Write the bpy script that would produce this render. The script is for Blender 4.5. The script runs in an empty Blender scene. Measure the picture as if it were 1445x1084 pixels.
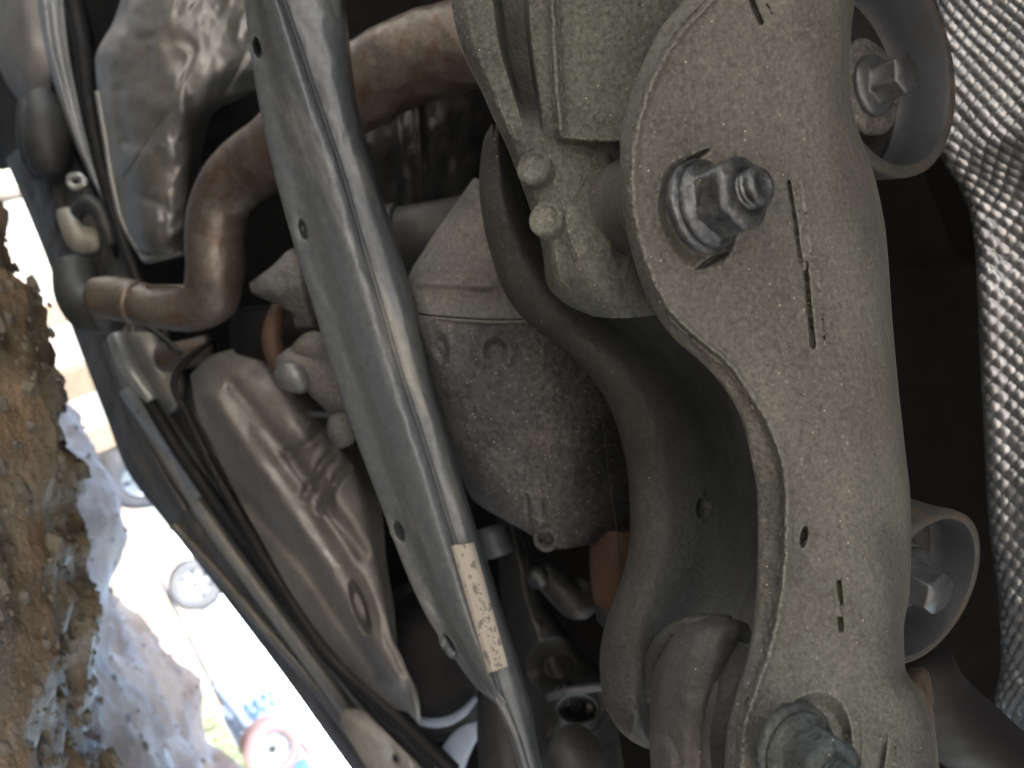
import bpy, math, random
import numpy as np
from mathutils import Vector, Matrix
random.seed(7); np.random.seed(7)

# ------------------------------------------------------------------ camera, sky, sun, exposure
scene = bpy.context.scene
col = scene.collection
W, H, F = 1445.0, 1084.0, 1051.0            # photograph size and focal length in its pixels
PITCH = math.radians(27.2)
CAM = np.array([0.0, 0.0, 0.20])
fw = np.array([0, math.cos(PITCH), math.sin(PITCH)])
up0 = np.array([0, -math.sin(PITCH), math.cos(PITCH)])
r0 = np.array([1.0, 0, 0])
ca, sa = math.cos(math.radians(25.95)), math.sin(math.radians(25.95))
RT = ca * up0 + sa * r0
UP = sa * up0 - ca * r0
cd = bpy.data.cameras.new('camera')
cam = bpy.data.objects.new('camera', cd); col.objects.link(cam)
cam.matrix_world = Matrix(((RT[0], UP[0], -fw[0], CAM[0]), (RT[1], UP[1], -fw[1], CAM[1]), (RT[2], UP[2], -fw[2], CAM[2]), (0, 0, 0, 1)))
cd.sensor_width = 36; cd.lens = 36 * F / W
cd.clip_start = 0.01; cd.clip_end = 2000
cd.dof.use_dof = True; cd.dof.focus_distance = 0.34; cd.dof.aperture_fstop = 9.0
scene.camera = cam

SUN_EL, SUN_AZ = math.radians(39), math.radians(200)      # azimuth from +Y towards +X
wd = bpy.data.worlds.new('World'); scene.world = wd; wd.use_nodes = True
wn = wd.node_tree; bg = wn.nodes['Background']
sky = wn.nodes.new('ShaderNodeTexSky'); sky.sky_type = 'NISHITA'; sky.sun_disc = False
sky.sun_elevation = SUN_EL; sky.sun_rotation = SUN_AZ; sky.dust_density = 2.5; sky.ozone_density = 0.6
wn.links.new(sky.outputs[0], bg.inputs[0]); bg.inputs[1].default_value = 0.15
sl = bpy.data.lights.new('sun', 'SUN'); sl.energy = 4.0; sl.angle = math.radians(0.5); sl.color = (1, .97, .92)
sun = bpy.data.objects.new('sun', sl); col.objects.link(sun)
sdir = Vector((math.sin(SUN_AZ) * math.cos(SUN_EL), math.cos(SUN_AZ) * math.cos(SUN_EL), math.sin(SUN_EL)))
sun.rotation_euler = sdir.to_track_quat('Z', 'Y').to_euler()
sun.location = (0, 0, 10)
vs = scene.view_settings
scene.display_settings.display_device = 'sRGB'
vs.view_transform = 'Standard'; vs.look = 'None'; vs.gamma = 1; vs.use_curve_mapping = False
vs.exposure = 3.3
scene.cycles.max_bounces = 8; scene.cycles.diffuse_bounces = 5
scene.cycles.use_denoising = True

# ------------------------------------------------------------------ helpers
def P(x, y, d):
    x = np.asarray(x, float); y = np.asarray(y, float); d = np.asarray(d, float)
    a = (x - W / 2) / F * d; b = (H / 2 - y) / F * d
    return CAM + a[..., None] * RT + b[..., None] * UP + d[..., None] * fw

def V(r, u, t):
    v = r * RT + u * UP - t * fw
    return v / np.linalg.norm(v)

def pchip(xk, yk, x):
    xk = np.asarray(xk, float); yk = np.asarray(yk, float); x = np.asarray(x, float)
    n = len(xk)
    if n == 2: return yk[0] + (yk[1] - yk[0]) * (x - xk[0]) / (xk[1] - xk[0])
    h = np.diff(xk); dl = np.diff(yk) / h
    m = np.zeros(n)
    for i in range(1, n - 1):
        if dl[i - 1] * dl[i] > 0:
            w1 = 2 * h[i] + h[i - 1]; w2 = h[i] + 2 * h[i - 1]
            m[i] = (w1 + w2) / (w1 / dl[i - 1] + w2 / dl[i])
    m[0], m[-1] = dl[0], dl[-1]
    k = np.clip(np.searchsorted(xk, x) - 1, 0, n - 2)
    t = (x - xk[k]) / h[k]
    t2, t3 = t * t, t * t * t
    r = (2 * t3 - 3 * t2 + 1) * yk[k] + (t3 - 2 * t2 + t) * h[k] * m[k] + (-2 * t3 + 3 * t2) * yk[k + 1] + (t3 - t2) * h[k] * m[k + 1]
    r = np.where(x < xk[0], yk[0] + m[0] * (x - xk[0]), r)
    return np.where(x > xk[-1], yk[-1] + m[-1] * (x - xk[-1]), r)

def hash3(i, j, k):
    n = (i.astype(np.int64) * 374761393 + j.astype(np.int64) * 668265263 + k.astype(np.int64) * 2147483647 * 3) & 0xffffffff
    n = ((n ^ (n >> 13)) * 1274126177) & 0xffffffff
    n = n ^ (n >> 16)
    return (n & 0xffff) / 65535.0

def vnoise(x, y, z=0.0):
    x, y, z = np.broadcast_arrays(np.asarray(x, float), np.asarray(y, float), np.asarray(z, float))
    i, j, k = np.floor(x), np.floor(y), np.floor(z)
    u, v, w = x - i, y - j, z - k
    u = u * u * (3 - 2 * u); v = v * v * (3 - 2 * v); w = w * w * (3 - 2 * w)
    r = 0
    for a in (0, 1):
        for b in (0, 1):
            for c in (0, 1):
                r = r + hash3(i + a, j + b, k + c) * (u if a else 1 - u) * (v if b else 1 - v) * (w if c else 1 - w)
    return r * 2 - 1

def fbm(x, y, z=0.0, o=4, g=.5):
    r = 0; a = 1; s = 1
    for q in range(o):
        r = r + a * vnoise(np.asarray(x) * s + q * 17.3, np.asarray(y) * s + q * 9.1, np.asarray(z) * s); a *= g; s *= 2.03
    return r

def link(name, me, parent=None, label=None, kind=None):
    o = bpy.data.objects.new(name, me)
    col.objects.link(o)
    if len(me.vertices):
        co = np.empty(len(me.vertices) * 3, np.float32); me.vertices.foreach_get('co', co)
        co = co.reshape(-1, 3); c = (co.min(0) + co.max(0)) / 2
        co -= c; me.vertices.foreach_set('co', co.ravel()); me.update()
    else: c = np.zeros(3)
    pl = np.zeros(3); q = parent
    while q is not None: pl = pl + np.array(q.location); q = q.parent
    if parent is not None: o.parent = parent
    o.location = Vector(c - pl)
    if label: o['label'] = label
    if kind: o['kind'] = kind
    return o

def mesh(name, verts, faces, mat, smooth=True, sharp=None):
    me = bpy.data.meshes.new(name)
    verts = np.asarray(verts, np.float32)
    me.from_pydata(verts.tolist(), [], faces if isinstance(faces, list) else faces.tolist())
    if mat is not None: me.materials.append(mat)
    if smooth: me.polygons.foreach_set('use_smooth', [True] * len(me.polygons))
    if sharp: me.set_sharp_from_angle(angle=math.radians(sharp))
    me.update(calc_edges=True); me.validate()
    return me

def gridfaces(nr, nc, off=0, flip=False):
    i = np.arange(nr - 1)[:, None]; j = np.arange(nc - 1)[None, :]
    a = i * nc + j + off
    q = np.stack([a, a + 1, a + nc + 1, a + nc], -1).reshape(-1, 4)
    return q[:, ::-1] if flip else q

def solid_grid(G, thick):
    """a closed sheet of real thickness from a grid of world points; the given face looks to the camera"""
    nr, nc = G.shape[:2]
    du = np.gradient(G, axis=1); dv = np.gradient(G, axis=0)
    N = np.cross(du, dv); N /= np.linalg.norm(N, axis=-1, keepdims=True) + 1e-12
    flip = (N * (CAM - G)).sum(-1).mean() < 0
    if flip: N = -N
    B = G - N * thick
    V_ = [G.reshape(-1, 3), B.reshape(-1, 3)]
    n = nr * nc
    Fc = [gridfaces(nr, nc, 0, flip), gridfaces(nr, nc, n, not flip)]
    off = 2 * n
    for (a, b, fl) in ((G[0], B[0], True), (G[-1], B[-1], False), (G[:, 0], B[:, 0], False), (G[:, -1], B[:, -1], True)):
        m = len(a); V_.append(a); V_.append(b)
        Fc.append(gridfaces(2, m, off, fl == (not flip))); off += 2 * m
    return np.concatenate(V_), np.concatenate(Fc)

def across(C, nx):
    """C: (ncol, ny, 3) px,py,d columns; smooth interpolation across the columns"""
    nc = C.shape[0]
    step = np.sqrt(((np.diff(C, axis=0) * [1, 1, 900]) ** 2).sum(-1)).mean(1)
    s = np.concatenate([[0], np.cumsum(np.maximum(step, .5))])
    t = np.linspace(0, s[-1], nx)
    out = np.zeros((C.shape[1], nx, 3))
    h = np.diff(s); k = np.clip(np.searchsorted(s, t) - 1, 0, nc - 2)
    dl = np.diff(C, axis=0) / h[:, None, None]
    m = np.zeros_like(C); m[0] = dl[0]; m[-1] = dl[-1]
    for i in range(1, nc - 1):
        w1 = 2 * h[i] + h[i - 1]; w2 = h[i] + 2 * h[i - 1]
        ok = dl[i - 1] * dl[i] > 0
        m[i] = np.where(ok, (w1 + w2) / (w1 / np.where(ok, dl[i - 1], 1) + w2 / np.where(ok, dl[i], 1)), 0)
    for a, (kk, tt) in enumerate(zip(k, t)):
        q = (tt - s[kk]) / h[kk]; q2, q3 = q * q, q ** 3
        out[:, a] = (2 * q3 - 3 * q2 + 1) * C[kk] + (q3 - 2 * q2 + q) * h[kk] * m[kk] + (-2 * q3 + 3 * q2) * C[kk + 1] + (q3 - q2) * h[kk] * m[kk + 1]
    return out

def columns(cols, y0, y1, ny):
    ys = np.linspace(y0, y1, ny); C = []
    for c in cols:
        yk = [p[0] for p in c]
        C.append(np.stack([pchip(yk, [p[1] for p in c], ys), ys, pchip(yk, [p[2] for p in c], ys)], -1))
    return np.array(C)

def rows_to_cols(rows, ny):
    """rows of (x,y,d), each as long as the others -> columns resampled along the rows' direction"""
    R = np.array(rows, float)
    step = np.sqrt(((np.diff(R, axis=0) * [1, 1, 900]) ** 2).sum(-1)).mean(1)
    s = np.concatenate([[0], np.cumsum(np.maximum(step, .5))]); t = np.linspace(0, s[-1], ny)
    C = np.zeros((R.shape[1], ny, 3))
    for j in range(R.shape[1]):
        for q in range(3): C[j, :, q] = pchip(s, R[:, j, q], t)
    return C

def sheet(name, C, nx, mat, parent, thick=.003, disp=None, rough=0, label=None, kind=None, seed=0):
    G = across(C, nx)
    if disp is not None: G[..., 2] += disp(G[..., 0], G[..., 1])
    Wd = P(G[..., 0], G[..., 1], G[..., 2])
    if rough:
        fx = fbm(Wd[..., 0] * 60 + seed, Wd[..., 1] * 60, Wd[..., 2] * 60, 4)
        Wd = Wd - fw * (fx * rough)[..., None]
    v, f = solid_grid(Wd, thick)
    return link(name, mesh(name, v, f, mat), parent, label, kind)

def ell(X, Y, cx, cy, a, b, ang=0, soft=.25):
    """1 inside an ellipse of the given half sizes, 0 outside"""
    t = math.radians(ang); dx, dy = X - cx, Y - cy
    u = (dx * math.cos(t) + dy * math.sin(t)) / a; v = (-dx * math.sin(t) + dy * math.cos(t)) / b
    r = np.sqrt(u * u + v * v)
    return np.clip((1 + soft - r) / (2 * soft), 0, 1)

def seg(X, Y, pts, w, soft=1.5):
    """1 within w px of a polyline"""
    best = np.full(X.shape, 1e9)
    for (x0, y0), (x1, y1) in zip(pts[:-1], pts[1:]):
        L2 = (x1 - x0) ** 2 + (y1 - y0) ** 2
        t = np.clip(((X - x0) * (x1 - x0) + (Y - y0) * (y1 - y0)) / L2, 0, 1)
        best = np.minimum(best, np.hypot(X - x0 - t * (x1 - x0), Y - y0 - t * (y1 - y0)))
    return np.clip((w + soft - best) / (2 * soft), 0, 1), best

def frame(axis, ref=None):
    a = np.asarray(axis, float); a = a / np.linalg.norm(a)
    r = np.asarray(ref if ref is not None else UP, float)
    u = r - a * r.dot(a)
    if np.linalg.norm(u) < 1e-4: u = RT - a * RT.dot(a)
    u /= np.linalg.norm(u)
    return a, u, np.cross(a, u)

def lathe_arrays(profile, origin, axis, n=48, rf=None, a0=0.0, a1=2 * math.pi):
    a, u, w = frame(axis)
    closed = abs(a1 - a0 - 2 * math.pi) < 1e-6
    th = np.linspace(a0, a1, n, endpoint=not closed)
    vs_ = []
    for r, h in profile:
        rr = np.full(n, float(r))
        if rf is not None: rr = rf(rr, th, h)
        vs_.append(np.asarray(origin) + a * h + rr[:, None] * (np.cos(th)[:, None] * u + np.sin(th)[:, None] * w))
    v = np.array(vs_); m = len(profile); fs = []
    for i in range(m - 1):
        for j in range(n if closed else n - 1):
            fs.append((i * n + j, i * n + (j + 1) % n, (i + 1) * n + (j + 1) % n, (i + 1) * n + j))
    return v.reshape(-1, 3), fs

def lathe(name, profile, origin, axis, mat, parent, n=48, rf=None, sharp=35, label=None, kind=None):
    v, f = lathe_arrays(profile, origin, axis, n, rf)
    return link(name, mesh(name, v, f, mat, True, sharp), parent, label, kind)

def hexf(ap, lo=-9, hi=9):
    def f(rr, th, h):
        if not (lo <= h <= hi): return rr
        return np.minimum(rr, ap / np.cos((th % (math.pi / 3)) - math.pi / 6))
    return f

def tube_arrays(pts, n=24, ns=8, squash=1.0, rough=0, caps=True):
    """pts: world xyz + radius"""
    A = np.array([list(p[0]) + [p[1]] for p in pts], float)
    s = np.concatenate([[0], np.cumsum(np.linalg.norm(np.diff(A[:, :3], axis=0), axis=1))])
    t = np.linspace(0, s[-1], max(2, (len(A) - 1) * ns + 1))
    # catmull-rom
    def cr(v):
        m = np.gradient(v, s); k = np.clip(np.searchsorted(s, t) - 1, 0, len(s) - 2); h = np.diff(s)[k]; q = (t - s[k]) / h
        return (2 * q**3 - 3 * q**2 + 1) * v[k] + (q**3 - 2 * q**2 + q) * h * m[k] + (-2 * q**3 + 3 * q**2) * v[k + 1] + (q**3 - q**2) * h * m[k + 1]
    Cn = np.stack([cr(A[:, i]) for i in range(3)], -1); R = np.interp(t, s, A[:, 3])
    T = np.gradient(Cn, axis=0); T /= np.linalg.norm(T, axis=1, keepdims=True)
    _, u, w = frame(T[0], fw); V_ = []
    th = np.linspace(0, 2 * math.pi, n, endpoint=False)
    for i in range(len(t)):
        u = u - T[i] * u.dot(T[i]); u /= np.linalg.norm(u); w = np.cross(T[i], u)
        rr = np.full(n, R[i])
        ring = Cn[i] + rr[:, None] * (np.cos(th)[:, None] * u * squash + np.sin(th)[:, None] * w)
        if rough: ring = ring + (ring - Cn[i]) / R[i] * (fbm(ring[:, 0] * 40, ring[:, 1] * 40, ring[:, 2] * 40, 3) * rough)[:, None]
        V_.append(ring)
    V_ = np.array(V_).reshape(-1, 3); f = []
    for i in range(len(t) - 1):
        for j in range(n): f.append((i * n + j, i * n + (j + 1) % n, (i + 1) * n + (j + 1) % n, (i + 1) * n + j))
    if caps:
        f.append(tuple(range(n))[::-1]); f.append(tuple((len(t) - 1) * n + j for j in range(n)))
    return V_, f

def tube(name, pts, mat, parent, n=24, ns=8, squash=1.0, rough=0, sharp=50, label=None, kind=None):
    v, f = tube_arrays([(P(p[0], p[1], p[2]), p[3]) for p in pts], n, ns, squash, rough)
    return link(name, mesh(name, v, f, mat, True, sharp), parent, label, kind)

def box_arrays(lo, hi):
    (a, b, c), (d, e, f) = lo, hi
    v = [(a, b, c), (d, b, c), (d, e, c), (a, e, c), (a, b, f), (d, b, f), (d, e, f), (a, e, f)]
    return np.array(v, float), [(3, 2, 1, 0), (4, 5, 6, 7), (0, 1, 5, 4), (1, 2, 6, 5), (2, 3, 7, 6), (3, 0, 4, 7)]

def join(parts):
    V_, F_, o = [], [], 0
    for v, f in parts:
        V_.append(np.asarray(v)); F_ += [tuple(int(i) + o for i in q) for q in f]; o += len(v)
    return np.concatenate(V_), F_

def empty(name, loc, label, cat, group=None):
    o = bpy.data.objects.new(name, None); col.objects.link(o); o.location = loc; o.empty_display_size = .05
    o['label'] = label; o['category'] = cat
    if group: o['group'] = group
    return o

def tag(o, label, cat, group=None):
    o['label'] = label; o['category'] = cat
    if group: o['group'] = group
    return o

# ------------------------------------------------------------------ materials
def lin(c): return tuple(((v / 255) / 12.92 if v / 255 <= .04045 else ((v / 255 + .055) / 1.055) ** 2.4) for v in c) + (1,)

def grime(name, a, b, rough=(.55, .85), metal=0.0, patch=14, grain=900, bump=.25, grain_c=.25, speck=0.0, speck_c=(.45, .42, .34),
          patch_stretch=(1, 1, 1), third=None, third_amt=.5, third_scale=40, mid_bump=0.0, mid_scale=160, spec=.5, grain_mm=.0006, edge=None, edge_r=(.51, .57)):
    cool = lambda c_: (c_[0] * .86, c_[1] * 1.0, c_[2] * 1.20)
    a, b = cool(a), cool(b); third = cool(third) if third is not None else None
    m = bpy.data.materials.new(name); m.use_nodes = True; nt = m.node_tree; nd = nt.nodes; lk = nt.links
    bs = nd['Principled BSDF']; tc = nd.new('ShaderNodeTexCoord'); geo = nd.new('ShaderNodeNewGeometry')
    mp = nd.new('ShaderNodeMapping'); mp.inputs['Scale'].default_value = patch_stretch
    lk.new(geo.outputs['Position'], mp.inputs[0])
    def noise(scale, det, vec, ro=.6):
        n = nd.new('ShaderNodeTexNoise'); n.inputs['Scale'].default_value = scale; n.inputs['Detail'].default_value = det
        n.inputs['Roughness'].default_value = ro; lk.new(vec, n.inputs['Vector']); return n
    def ramp(src, p0, p1, c0=(0, 0, 0, 1), c1=(1, 1, 1, 1)):
        r = nd.new('ShaderNodeValToRGB'); r.color_ramp.elements[0].position = p0; r.color_ramp.elements[1].position = p1
        r.color_ramp.elements[0].color = c0; r.color_ramp.elements[1].color = c1; lk.new(src, r.inputs[0]); return r
    def mix(fac, c0, c1, mode='MIX'):
        x = nd.new('ShaderNodeMix'); x.data_type = 'RGBA'; x.blend_type = mode
        for s, v in ((x.inputs[0], fac), (x.inputs[6], c0), (x.inputs[7], c1)):
            if hasattr(v, 'links'): lk.new(v, s)
            else: s.default_value = v
        return x.outputs[2]
    n1 = noise(patch, 6, mp.outputs[0]); r1 = ramp(n1.outputs[0], .36, .64)
    c = mix(r1.outputs[0], tuple(a) + (1,), tuple(b) + (1,))
    if third is not None:
        n3 = noise(third_scale, 5, mp.outputs[0]); r3 = ramp(n3.outputs[0], .62 - .25 * third_amt, .72)
        c = mix(r3.outputs[0], c, tuple(third) + (1,))
    if edge is not None:
        re_ = ramp(geo.outputs['Pointiness'], edge_r[0], edge_r[1], (0, 0, 0, 1), (.75, .75, .75, 1))
        c = mix(re_.outputs[0], c, tuple(cool(edge)) + (1,))
    ng = noise(grain * .42, 6, geo.outputs['Position'], .72)
    rg = ramp(ng.outputs[0], .34, .66, (1 - grain_c,) * 3 + (1,), (1 + grain_c * .6,) * 3 + (1,))
    c = mix(1.0, c, rg.outputs[0], 'MULTIPLY')
    if speck:
        v = nd.new('ShaderNodeTexVoronoi'); v.inputs['Scale'].default_value = 330; lk.new(geo.outputs['Position'], v.inputs['Vector'])
        vr = ramp(v.outputs['Distance'], .10, .16, (1, 1, 1, 1), (0, 0, 0, 1))
        vc = nd.new('ShaderNodeSeparateColor'); lk.new(v.outputs['Color'], vc.inputs[0])
        gt = nd.new('ShaderNodeMath'); gt.operation = 'LESS_THAN'; gt.inputs[1].default_value = speck; lk.new(vc.outputs[0], gt.inputs[0])
        mu = nd.new('ShaderNodeMath'); mu.operation = 'MULTIPLY'; lk.new(vr.outputs[0], mu.inputs[0]); lk.new(gt.outputs[0], mu.inputs[1])
        c = mix(mu.outputs[0], c, tuple(speck_c) + (1,))
    lk.new(c, bs.inputs['Base Color'])
    n2 = noise(patch * 3.1, 5, mp.outputs[0])
    mr = nd.new('ShaderNodeMapRange'); mr.inputs[1].default_value = .3; mr.inputs[2].default_value = .7
    mr.inputs[3].default_value = rough[0]; mr.inputs[4].default_value = rough[1]
    lk.new(n2.outputs[0], mr.inputs[0]); lk.new(mr.outputs[0], bs.inputs['Roughness'])
    bs.inputs['Metallic'].default_value = metal
    bs.inputs['Specular IOR Level'].default_value = spec
    last = None
    if mid_bump:
        nm = noise(mid_scale, 4, geo.outputs['Position'])
        b0 = nd.new('ShaderNodeBump'); b0.inputs['Strength'].default_value = mid_bump; b0.inputs['Distance'].default_value = .003
        lk.new(nm.outputs[0], b0.inputs['Height']); last = b0
    if bump:
        b1 = nd.new('ShaderNodeBump'); b1.inputs['Strength'].default_value = bump; b1.inputs['Distance'].default_value = grain_mm
        lk.new(ng.outputs[0], b1.inputs['Height'])
        if last: lk.new(last.outputs[0], b1.inputs['Normal'])
        last = b1
    if last: lk.new(last.outputs[0], bs.inputs['Normal'])
    return m

M = {}
M['arm'] = grime('dusty_undercoat', (.198, .192, .150), (.100, .096, .084), (.5, .85), 0, 20, 1100, .9, .42, .07, (.5, .47, .38), third=(.150, .133, .108), third_amt=.7, third_scale=8, mid_bump=.35, mid_scale=300, grain_mm=.0016, patch_stretch=(.55, 1, 1), edge=(.34, .335, .27))
M['arm_dark'] = grime('dark_undercoat', (.078, .075, .062), (.042, .041, .036), (.5, .8), 0, 12, 900, 1, .45, .03, (.4, .37, .3), mid_bump=.4, mid_scale=240, grain_mm=.0014, edge=(.17, .165, .14), edge_r=(.515, .60))
M['cast'] = grime('olive_dusted_casting', (.195, .19, .14), (.105, .101, .085), (.6, .85), .0, 18, 900, 1, .5, .06, (.55, .52, .42), mid_bump=.5, mid_scale=260, grain_mm=.0018, edge=(.34, .33, .25))
M['rubber_dust'] = grime('dusty_rubber', (.12, .11, .095), (.08, .074, .066), (.55, .8), 0, 14, 900, .5, .3, .05, (.5, .46, .38), mid_bump=.15)
M['beam'] = grime('grey_painted_steel', (.155, .158, .15), (.095, .10, .10), (.28, .5), .25, 7, 500, .15, .18, .01, (.3, .28, .22), patch_stretch=(.22, 1.5, 1.5), third=(.30, .28, .225), third_amt=.35, third_scale=24, mid_bump=.12, mid_scale=60)
M['case'] = grime('dusty_aluminium_case', (.135, .125, .11), (.052, .054, .054), (.45, .8), .1, 14, 700, 1, .6, .38, (.62, .58, .5), third=(.17, .15, .125), third_amt=.55, third_scale=15, mid_bump=.35, mid_scale=300, grain_mm=.0009)
M['case_top'] = grime('tan_dusted_case_cover', (.21, .185, .15), (.13, .118, .10), (.55, .8), .1, 18, 700, .7, .4, .12, (.6, .55, .45), mid_bump=.3)
M['rust'] = grime('rusty_exhaust_steel', (.22, .17, .125), (.15, .118, .092), (.26, .6), .5, 22, 420, .3, .3, 0, third=(.15, .08, .05), third_amt=.45, third_scale=45, mid_bump=.3, mid_scale=120)
M['foil'] = grime('dull_heat_shield_tin', (.33, .30, .25), (.20, .185, .16), (.3, .52), .45, 8, 300, .1, .12, 0, third=(.30, .25, .18), third_amt=.4, third_scale=18, mid_bump=.25, mid_scale=30)
M['tray'] = grime('dusty_floor_cover', (.30, .26, .21), (.185, .16, .135), (.34, .6), .35, 8, 400, .2, .18, 0, third=(.23, .2, .165), third_amt=.4, mid_bump=.1, mid_scale=60)
M['sill'] = grime('scuffed_sill_metal', (.46, .40, .31), (.24, .21, .17), (.35, .55), .1, 12, 200, .1, .15, 0, patch_stretch=(.25, 1.5, 1.5), third=(.34, .29, .2), third_amt=.4, third_scale=14)
M['trim'] = grime('bright_trim_metal', (.5, .46, .40), (.30, .28, .24), (.25, .4), .35, 12, 200, .1, .1, 0)
M['black'] = grime('black_plastic', (.010, .010, .011), (.016, .0155, .015), (.5, .75), 0, 12, 400, .2, .2, spec=.3)
M['void'] = grime('painted_shade_black', (.005, .005, .005), (.008, .0078, .0072), (.7, .9), 0, 12, 400, .2, .2, spec=.2)  # near-black colour stands for the deep shade in the gaps
M['dark_metal'] = grime('sooty_metal', (.035, .034, .032), (.055, .052, .046), (.4, .7), .2, 16, 500, .3, .25, 0, mid_bump=.2)
M['steel'] = grime('blued_plated_steel', (.15, .15, .145), (.085, .083, .08), (.28, .55), .7, 60, 900, .35, .3, .04, (.6, .58, .5), third=(.24, .225, .18), third_amt=.55, third_scale=110, mid_bump=.35, mid_scale=350)
M['grimy_steel'] = grime('grime_caked_steel', (.13, .135, .11), (.075, .08, .075), (.4, .7), .3, 60, 900, .8, .4, .06, (.6, .58, .5), third=(.10, .13, .13), third_amt=.5, third_scale=50, mid_bump=.8, mid_scale=260, grain_mm=.0015)
M['zinc'] = grime('dull_zinc_plating', (.16, .162, .16), (.09, .09, .088), (.35, .5), .5, 60, 900, .15, .15, .0)
M['washer'] = grime('corroded_cast_washer', (.27, .25, .21), (.13, .12, .105), (.55, .8), .2, 120, 900, .9, .5, .2, (.6, .56, .48), mid_bump=.8, mid_scale=420, grain_mm=.0015)
M['cup'] = grime('blue_grey_painted_cup', (.085, .09, .094), (.065, .068, .07), (.35, .55), .1, 16, 900, .2, .12, .006, (.3, .28, .25), mid_bump=.06)
M['cup_rim'] = grime('rust_tinged_rim', (.08, .075, .064), (.06, .058, .05), (.5, .7), .1, 30, 900, .3, .2, 0, third=(.14, .095, .06), third_amt=.4, third_scale=60)
M['rubber'] = grime('black_rubber', (.018, .018, .018), (.03, .03, .028), (.45, .65), 0, 40, 800, .3, .2, .01)
M['orange'] = grime('orange_brown_paint', (.15, .075, .04), (.10, .055, .035), (.5, .7), 0, 30, 500, .2, .2)
M['foil_bump'] = grime('embossed_aluminium', (.68, .66, .62), (.48, .465, .44), (.34, .46), .85, 30, 800, .2, .2, 0, mid_bump=.15, mid_scale=300)
M['bright'] = grime('pale_enamel_and_lit_rim', (.42, .46, .52), (.36, .4, .46), (.25, .4), 0, 10, 300, .05, .05)
M['car_white'] = grime('white_car_paint', (.72, .70, .64), (.62, .60, .55), (.2, .3), 0, 3, 50, 0, .02)
M['glass'] = grime('dark_window_glass', (.03, .04, .05), (.04, .05, .06), (.05, .1), 0, 3, 50, 0, .02)
M['tyre'] = grime('grey_tyre_rubber', (.028, .028, .03), (.04, .038, .037), (.7, .85), 0, 10, 300, .2, .2)
M['tyre_red'] = grime('red_dusted_tyre', (.10, .05, .045), (.07, .045, .04), (.7, .85), 0, 10, 300, .2, .2)
M['alloy'] = grime('silver_wheel_alloy', (.15, .15, .145), (.12, .12, .12), (.3, .4), .4, 10, 100, .05, .05)
M['wood'] = grime('sun_bleached_timber', (.12, .08, .045), (.09, .06, .035), (.7, .85), 0, 6, 120, .3, .2, patch_stretch=(1, 8, 8))
M['blue'] = grime('blue_plastic', (.02, .05, .20), (.03, .06, .22), (.4, .5), 0, 6, 120, .1, .1)
M['pale_blue'] = grime('pale_blue_grey_metal', (.12, .15, .20), (.07, .085, .11), (.4, .6), .2, 5, 100, .1, .2)
M['stone'] = grime('brown_stone', (.20, .125, .07), (.14, .095, .06), (.7, .9), 0, 18, 200, .6, .3, mid_bump=.5, mid_scale=60)
M['grass'] = grime('dry_green_grass', (.06, .075, .03), (.12, .12, .06), (.6, .8), 0, 2, 40, 0, .1)
M['crown'] = grime('tree_leaves', (.05, .09, .025), (.08, .11, .035), (.6, .8), 0, 1, 20, 0, .1)
M['bark'] = grime('tree_bark', (.12, .09, .06), (.08, .06, .045), (.8, .9), 0, 5, 60, .3, .2)

# ground: brown clay, wet sheen streaks
def ground_mat():
    m = bpy.data.materials.new('brown_clay_ground'); m.use_nodes = True; nt = m.node_tree; nd = nt.nodes; lk = nt.links
    bs = nd['Principled BSDF']; geo = nd.new('ShaderNodeNewGeometry')
    def noise(s, d, st=(1, 1, 1)):
        mp = nd.new('ShaderNodeMapping'); mp.inputs['Scale'].default_value = st; lk.new(geo.outputs['Position'], mp.inputs[0])
        n = nd.new('ShaderNodeTexNoise'); n.inputs['Scale'].default_value = s; n.inputs['Detail'].default_value = d; n.inputs['Roughness'].default_value = .62
        lk.new(mp.outputs[0], n.inputs['Vector']); return n
    n = noise(5, 9)
    r = nd.new('ShaderNodeValToRGB'); e = r.color_ramp.elements
    e[0].position = .3; e[0].color = (.062, .044, .030, 1); e[1].position = .72; e[1].color = (.27, .215, .155, 1)
    k = e.new(.5); k.color = (.155, .108, .070, 1); lk.new(n.outputs[0], r.inputs[0])
    n2 = noise(14, 6, (.6, 1, 1)); r2 = nd.new('ShaderNodeValToRGB'); r2.color_ramp.elements[0].position = .5; r2.color_ramp.elements[1].position = .7
    lk.new(n2.outputs[0], r2.inputs[0])
    mx = nd.new('ShaderNodeMix'); mx.data_type = 'RGBA'; lk.new(r2.outputs[0], mx.inputs[0]); lk.new(r.outputs[0], mx.inputs[6]); mx.inputs[7].default_value = (.20, .165, .125, 1)
    lk.new(mx.outputs[2], bs.inputs['Base Color'])
    n3 = noise(3.2, 5, (.4, 1.4, 1)); mr = nd.new('ShaderNodeMapRange'); mr.inputs[1].default_value = .42; mr.inputs[2].default_value = .6
    mr.inputs[3].default_value = .5; mr.inputs[4].default_value = .85; lk.new(n3.outputs[0], mr.inputs[0]); lk.new(mr.outputs[0], bs.inputs['Roughness'])
    b = nd.new('ShaderNodeBump'); b.inputs['Strength'].default_value = .7; b.inputs['Distance'].default_value = .012
    n4 = noise(70, 8); lk.new(n4.outputs[0], b.inputs['Height']); lk.new(b.outputs[0], bs.inputs['Normal'])
    return m
M['ground'] = ground_mat()

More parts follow.
